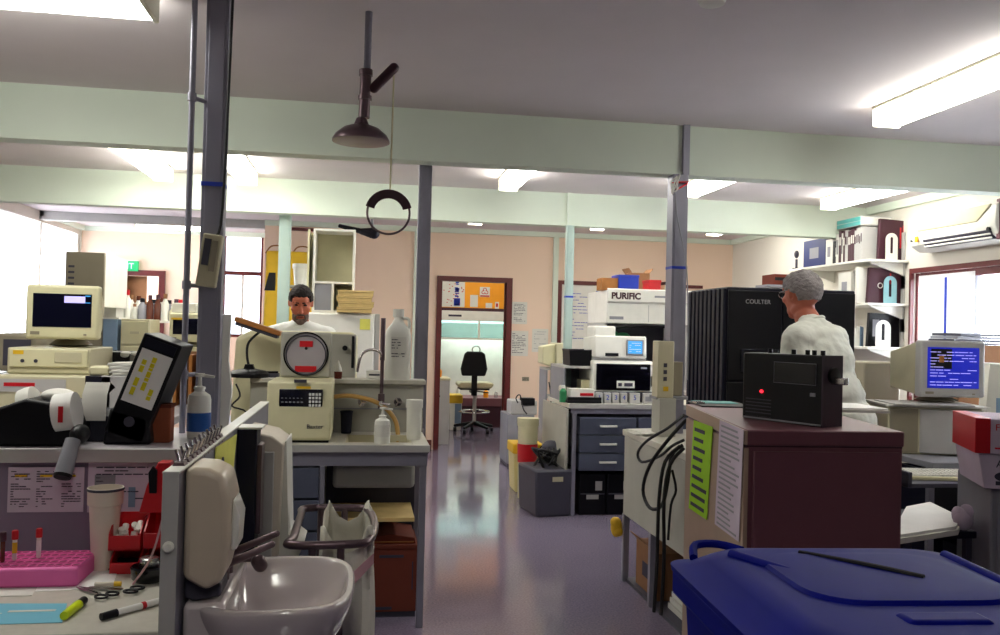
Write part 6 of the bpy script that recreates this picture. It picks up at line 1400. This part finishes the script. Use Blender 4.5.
# keyboard
p = onz(930, 462, .76)
t = thing('keyboard', 'cream computer keyboard in front of the right desktop computer', 'keyboard', (at(925, 462, 4.28).x+.05, 4.10, .7425), math.radians(-8))
MB().prism([(0, 0), (.17, 0), (.17, .035), (0, .018)], -.23, .23, 'x').build('case', 'cream', t, bevel=.004)
b = MB()
for i in range(18):
    for j in range(5): b.box(-.215+.024*i, -.196+.024*i, .014+.029*j, .037+.029*j, .02+.003*j, .030+.003*j)
b.build('keys', 'white', t, smooth=False)['kind'] = 'stuff'
t = thing('keyboard_tray', 'dark pull-out tray carrying the cream keyboard', 'tray', (at(925, 462, 4.28).x+.15, 4.03, .72)); MB().box(-.42, .5, 0, .3, 0, .022).build('tray', 'grey_dark', t, bevel=.003); MB().box(-.42, -.40, 0, .3, .0, .08).build('runner', 'grey_dark', t)
MB().box(.48, .5, 0, .3, .0, .08).build('runner', 'grey_dark', t)
# cardboard cartons at right edge, lower tray of papers
zc_ = at(960, 455, 2.95).z
kx = at(974, 440, 2.95).x; zt1 = at(970, 418, 2.95).z; zm1 = at(970, 453, 2.95).z; zb1 = at(970, 488, 2.95).z
t = thing('side_pedestal', 'grey pedestal cabinet at the right frame edge under the cartons', 'cabinet', (kx+.05, 2.98, 0), -.42); MB().box(.04, .6, 0, .5, .0, zb1-.002).build('body', 'grey', t, bevel=.006); MB().box(.06, .58, -.012, 0, .1, zb1-.05).build('door', 'grey', t, bevel=.003)
t = thing('glove_carton', 'white carton with purple print at the right edge, lower one', 'carton', (kx+.02, 2.95, zb1), -.42); MB().prism([(0.02, 0), (.45, -.0), (.45, zm1-zb1-.002), (0, zm1-zb1-.002)], 0, .35, 'y').build('box', 'paper_lilac', t, bevel=.004)
text('lettering', 'Ansell', .04, (.06, -.002, (zm1-zb1)*.62), 'ink', t); MB().ell((.1, -.002, (zm1-zb1)*.36), (.045, .002, .02)).build('hand_print', 'ink', t)
MB().box(.06, .2, -.002, 0, .015, .03).build('print', 'ink', t)
t = thing('red_ended_carton', 'white carton with red end panel at the right edge, upper one', 'carton', (kx, 2.94, zm1), -.42); hh = zt1-zm1; MB().box(0, .45, 0, .34, 0, hh).build('box', 'paper_lilac', t, bevel=.004); MB().box(-.003, .05, -.003, .343, .002, hh+.002).build('red_panel', 'red', t, bevel=.002)
text('lettering', 'FLEXAM', .035, (.065, -.002, hh*.68), 'red', t); MB().box(.065, .25, -.002, 0, hh*.15, hh*.2).build('print', 'red', t)
# papers on trolley low right
z = .72; P = [onz(x, y, z) for x, y in ((888, 546), (905, 513), (930, 508), (962, 524), (958, 535))]
cc = sum(P, Vector())/5
t = thing('paper_pile', 'fan of white papers on the dark trolley between cabinet and pedestal', 'papers', (cc.x, cc.y, z))
MB().prism([(p.x-cc.x, p.y-cc.y) for p in P], .0, .02, 'z').build('lower_pages', 'paper', t, smooth=False); MB().prism([(p.x-cc.x)*.9+(.01) and ((p.x-cc.x)*.94, (p.y-cc.y)*.94) for p in P], .021, .032, 'z').build('upper_pages', 'label_white', t, smooth=False)
t = thing('trolley', 'dark low trolley carrying papers between the tan cabinet and the pedestal', 'trolley', (cc.x, cc.y, 0)); 
MB().box(-.22, .12, -.13, .3, z-.03, z-.001).build('top', 'navy', t, bevel=.004)
for sx in (-.2, .08):
    for sy in (-.12, .26): MB().box(sx, sx+.025, sy, sy+.025, .04, z-.03).build('leg', 'grey_dark', t)
MB().box(-.2, .1, -.12, .28, .2, .22).build('lower_shelf', 'grey_dark', t)
# crumpled tissue
p = onz(968, 532, z); t = thing('tissue', 'crumpled white tissue beside the papers on the dark trolley', 'tissue', (p.x, p.y+.03, z)); b = MB()
b.ell((0, 0, .045), (.04, .03, .045), n=9).ell((.015, 0, .075), (.025, .03, .03), n=8).ell((-.015, .01, .06), (.022, .03, .035), n=8); b.build('tissue', 'paper_lilac', t)
# stack of things on the window side: dark papers and carton
pz = at(960, 352, 5.35).z
t = thing('dark_paper_stack', 'dark grey stack of magazines on the carton behind the right monitor', 'papers', (at(972, 340, 5.3).x, 5.25, at(972, 345, 5.25).z)); zz0 = t.location.z
for k in range(4): MB().box(-.2+.02*k, .25, 0, .25, .02*k, .02*k+.018, RZ(.05*k)).build('magazine', 'grey_dark' if k % 2 else 'grey', t)
t = thing('brown_carton', 'brown carton behind the right monitor under the dark magazines', 'carton', (at(978, 360, 5.3).x, 5.25, .80)); MB().box(-.18, .2, 0, .28, 0, zz0-.80-.001).build('box', 'cardboard', t, bevel=.004); MB().box(-.19, .21, .1, .15, zz0-.84, zz0-.8009).build('tape', 'beige', t)
t = thing('white_folder', 'white upright folder at the right frame edge behind the cartons', 'folder', (at(990, 380, 4.9).x+.02, 4.9, .80), -.5); hf = at(993, 365, 4.6).z-.8; MB().prism([(-.05, 0), (.12, 0), (.12, hf), (-.02, hf)], 0, .25, 'y').build('cover', 'paper', t, bevel=.004); MB().box(.02, .08, -.002, 0, hf*.3, hf*.6).build('label', 'steelblue', t)
# printer/oven near shelves at right, beige
t = thing('beige_printer', 'beige printer with dark opening below the shelves behind the man', 'printer', (at(880, 395, 5.75).x, 5.75, .80)); hp = at(872, 362, 5.75).z-.8
MB().box(-.13, .16, 0, .35, 0, hp).build('casing', 'beige_dark', t, bevel=.012); MB().ell((.06, -.002, hp*.35), (.05, .01, .05)).build('opening', 'black', t)  # casing in darker beige: shadow below the shelves put into the colour
t = bench('side_table', 'side table below the wall shelves, carrying the beige printer', 3.6, 4.6, 5.55, 6.6, .798, top='grey')
# ================================================================== PEOPLE
def clouds(nm, s):
    tx = bpy.data.textures.get(nm) or bpy.data.textures.new(nm, 'CLOUDS'); tx.noise_scale = s; return tx
def organic(o, vox=.006, it=3, fac=.5, disp=0, ns=.08):
    m = o.modifiers.new('r', 'REMESH'); m.mode = 'VOXEL'; m.voxel_size = vox; m.use_smooth_shade = True
    s = o.modifiers.new('s', 'SMOOTH'); s.iterations = it; s.factor = fac
    if disp:
        d = o.modifiers.new('d', 'DISPLACE'); d.texture = clouds('cloth%.3f' % ns, ns); d.strength = disp; d.mid_level = .5; d.texture_coords = 'LOCAL'
    return o
def person(label, loc, rz,  bow, lean, turn, hair, beard, shirt, sleeve_long, glasses, arms, group=None):
    t = thing('person', label, 'person', loc, rz, group)
    V = Vector
    LM = Matrix.Translation((0, 0, 1.0)) @ Matrix.Rotation(lean, 4, 'X') @ Matrix.Translation((0, 0, -1.0))        # torso lean forward (towards -Y)
    nk = LM @ V((0, .0, 1.53))
    HM = Matrix.Translation(nk) @ Matrix.Rotation(turn, 4, 'Z') @ Matrix.Rotation(bow, 4, 'X') @ Matrix.Translation((0, -.012, -1.53))
    def L(x, y, z): return LM @ V((x, y, z))
    def E(b, c, r, m=LM): b.ell(c, r, m)
    # ---- body
    b = MB()
    E(b, (0, 0, .98), (.158, .11, .12)); E(b, (0, -.005, 1.12), (.14, .10, .15)); E(b, (0, 0, 1.31), (.165, .112, .17)); E(b, (0, .02, 1.41), (.15, .085, .07))
    for s in (-1, 1):
        b.cap(L(s*.05, .01, 1.46), L(s*.175, .01, 1.405), .05, .056)
        b.cap(L(0, .012, 1.44), nk, .062, .056)
        b.cap((s*.09, 0, .93), (s*.10, -.01, .50), .088, .058); b.cap((s*.10, -.01, .50), (s*.10, .02, .10), .056, .038); b.ell((s*.10, .0, .30), (.052, .055, .12))
        b.ell((s*.105, -.05, .045), (.045, .12, .04))
        sh, el, wr = [V(p) for p in arms[s]]; sh = L(*sh); el = L(*el); wr = L(*wr)
        b.cap(sh, el, .053, .041); b.cap(el, wr, .041, .028)
        d = (wr-el).normalized(); sd_ = d.cross(V((0, 0, 1))).normalized(); up = sd_.cross(d).normalized()
        pm = wr+d*.05
        b.cap(wr, wr+d*.035, .027, .026)
        for k in range(4):
            rt = wr+d*.085+sd_*((k-1.5)*.019); b.cap(wr+d*.02+sd_*((k-1.5)*.013), rt, .013, .011)
            ln = (.026, .03, .028, .021)[k if s > 0 else 3-k]
            k1 = rt+d*ln*1.2-up*.012; k2 = k1+d*ln*.6-up*.022; b.cap(rt, k1, .0095, .009); b.cap(k1, k2, .009, .0075)
        th = wr+d*.03-sd_*.028*s; b.cap(wr+d*.015, th, .014, .012); b.cap(th, th+d*.045-sd_*.02*s-up*.01, .0115, .009)
    # head (HM frame: upright head centred at z 1.66)
    h = lambda c, r: b.ell(c, r, HM, 20)
    h((0, .008, 1.665), (.074, .094, .092)); h((0, -.035, 1.63), (.062, .06, .085)); h((0, -.045, 1.575), (.05, .05, .042)); h((0, -.082, 1.555), (.024, .02, .018))
    h((0, -.01, 1.575), (.056, .06, .05)); h((0, -.066, 1.70), (.052, .03, .03))
    h((0, -.098, 1.638), (.0125, .018, .024)); h((0, -.112, 1.626), (.015, .014, .011)); h((0, -.088, 1.662), (.009, .012, .022))
    for s in (-1, 1):
        h((s*.028, -.082, 1.688), (.022, .012, .008)); h((s*.045, -.062, 1.632), (.02, .022, .02)); h((s*.012, -.106, 1.622), (.009, .01, .007))
        b.ell((s*.076, .012, 1.645), (.009, .017, .031), HM, 12)
    h((0, -.088, 1.592), (.023, .012, .0065)); h((0, -.087, 1.582), (.02, .012, .007))
    organic(b.build('body', 'skin', t), .0055, 2, .45)
    # eyes, brows, mouth
    e = MB()
    for s in (-1, 1): e.ell((s*.029, -.082, 1.667), (.013, .010, .0062), HM, 10)
    e.build('eyes', 'eye', t)
    e = MB()
    for s in (-1, 1): e.cap(HM @ V((s*.014, -.096, 1.686)), HM @ V((s*.045, -.084, 1.688)), .0045, .003, 8)
    e.build('eyebrows', hair, t)
    MB().ell((0, -.097, 1.587), (.021, .006, .0045), HM, 10).build('mouth', 'lip', t)
    # hair
    b = MB(); b.ell((0, .012, 1.672), (.083, .101, .098), ID, 32); b.ell((0, -.02, 1.70), (.075, .075, .07), ID, 24)
    geo = b.b
    bad = [v for v in geo.verts if (v.co.y < -.062 and v.co.z < 1.725) or (v.co.y < .0 and v.co.z < 1.668) or (v.co.y < .032 and v.co.z < 1.64) or v.co.z < 1.60]
    bmesh.ops.delete(geo, geom=bad, context='VERTS')
    for v in geo.verts: v.co = HM @ v.co
    o = b.build('hair', hair, t); s = o.modifiers.new('s', 'SOLIDIFY'); s.thickness = .012; s.offset = -1
    sb = o.modifiers.new('u', 'SUBSURF'); sb.levels = 2; sb.render_levels = 2
    d = o.modifiers.new('d', 'DISPLACE'); d.texture = clouds('hair', .014); d.strength = .010; d.mid_level = .4
    if beard:
        b = MB(); b.ell((0, -.052, 1.572), (.053, .052, .045), ID, 28); b.ell((0, -.08, 1.553), (.03, .027, .026), ID, 20)
        bad = [v for v in b.b.verts if v.co.z > 1.600 or v.co.y > -.0 or (abs(v.co.x) < .022 and v.co.y < -.06 and v.co.z > 1.572)]
        bmesh.ops.delete(b.b, geom=bad, context='VERTS')
        for v in b.b.verts: v.co = HM @ v.co
        o = b.build('beard', beard, t); s = o.modifiers.new('s', 'SOLIDIFY'); s.thickness = .006; s.offset = 0
        MB().cap(HM @ V((-.02, -.098, 1.601)), HM @ V((0, -.106, 1.606)), .006, .007, 10).cap(HM @ V((.02, -.098, 1.601)), HM @ V((0, -.106, 1.606)), .006, .007, 10).build('moustache', 'beard', t)
    if glasses:
        g = MB()
        for s in (-1, 1):
            g.tube([HM @ V((s*.031+.021*math.cos(a), -.108, 1.664+.017*math.sin(a))) for a in [2*math.pi*k/12 for k in range(12)]], .0018, closed=True, n=6)
            g.tube([HM @ V((s*.052, -.106, 1.668)), HM @ V((s*.078, -.06, 1.668)), HM @ V((s*.082, .01, 1.664))], .0018, n=6)
        g.cyl(HM @ V((-.01, -.109, 1.668)), HM @ V((.01, -.109, 1.668)), .0018, n=6); g.build('glasses', 'steel', t)
    # ---- shirt
    b = MB()
    E(b, (0, 0, .99), (.178, .128, .13)); E(b, (0, -.005, 1.12), (.165, .125, .16)); E(b, (0, 0, 1.31), (.188, .132, .17)); E(b, (0, .018, 1.40), (.17, .10, .075))
    b.cap(L(0, .012, 1.42), L(0, .006, 1.478), .086, .072)
    for s in (-1, 1):
        b.cap(L(s*.05, .01, 1.445), L(s*.18, .01, 1.405), .070, .073)
        sh, el, wr = [L(*p) for p in arms[s]]
        if sleeve_long: b.cap(sh, el, .072, .058); b.cap(el, wr, .056, .038)
        else: b.cap(sh, sh.lerp(el, .75), .07, .064)
    organic(b.build('shirt', shirt, t), .009, 3, .5, .018, .07)
    MB().tube([L(.07*math.cos(a), .006+.066*math.sin(a), 1.492+(.012*math.sin(a))) for a in [2*math.pi*k/16 for k in range(16)]], .008, closed=True).build('collar', shirt, t)
    b = MB()
    b.ell((0, 0, .95), (.172, .124, .13))
    for s in (-1, 1): b.cap((s*.09, 0, .92), (s*.10, -.01, .50), .1, .074); b.cap((s*.10, -.01, .50), (s*.10, .02, .10), .072, .062)
    organic(b.build('trousers', 'trousers', t), .01, 3, .5, .012, .09)
    for s in (-1, 1):
        o = MB().ell((s*.105, -.05, .045), (.052, .135, .045)).box(s*.105-.045, s*.105+.045, -.17, .06, 0, .02).build('shoe', 'shoe', t)
    return t
# man at the incubator, head bowed towards his work
p = at(301, 300, 6.0)
person('dark-haired bearded man in a white T-shirt, looking down behind the cream machine', (p.x, 6.02, 0), math.radians(2), math.radians(24), math.radians(6), math.radians(2), 'hair_dark', 'beard', 'shirt', False, False,
       {-1: [(-.185, 0, 1.40), (-.23, -.06, 1.14), (-.12, -.28, 1.10)], 1: [(.185, 0, 1.40), (.23, -.06, 1.14), (.12, -.28, 1.10)]})
p = at(803, 300, 4.3)
person('grey-haired man in a loose cream shirt seen from behind, facing the black machine', (p.x+.13, 4.10, 0.0), math.radians(216), math.radians(10), math.radians(21), math.radians(-26), 'hair_grey', None, 'shirt_cream', True, True,
       {-1: [(-.185, 0, 1.40), (-.25, -.05, 1.13), (-.14, -.30, 1.12)], 1: [(.185, 0, 1.40), (.25, -.05, 1.13), (.14, -.30, 1.12)]})

bpy.data.objects['person.001'].scale = (1.17, 1.12, 1.065)
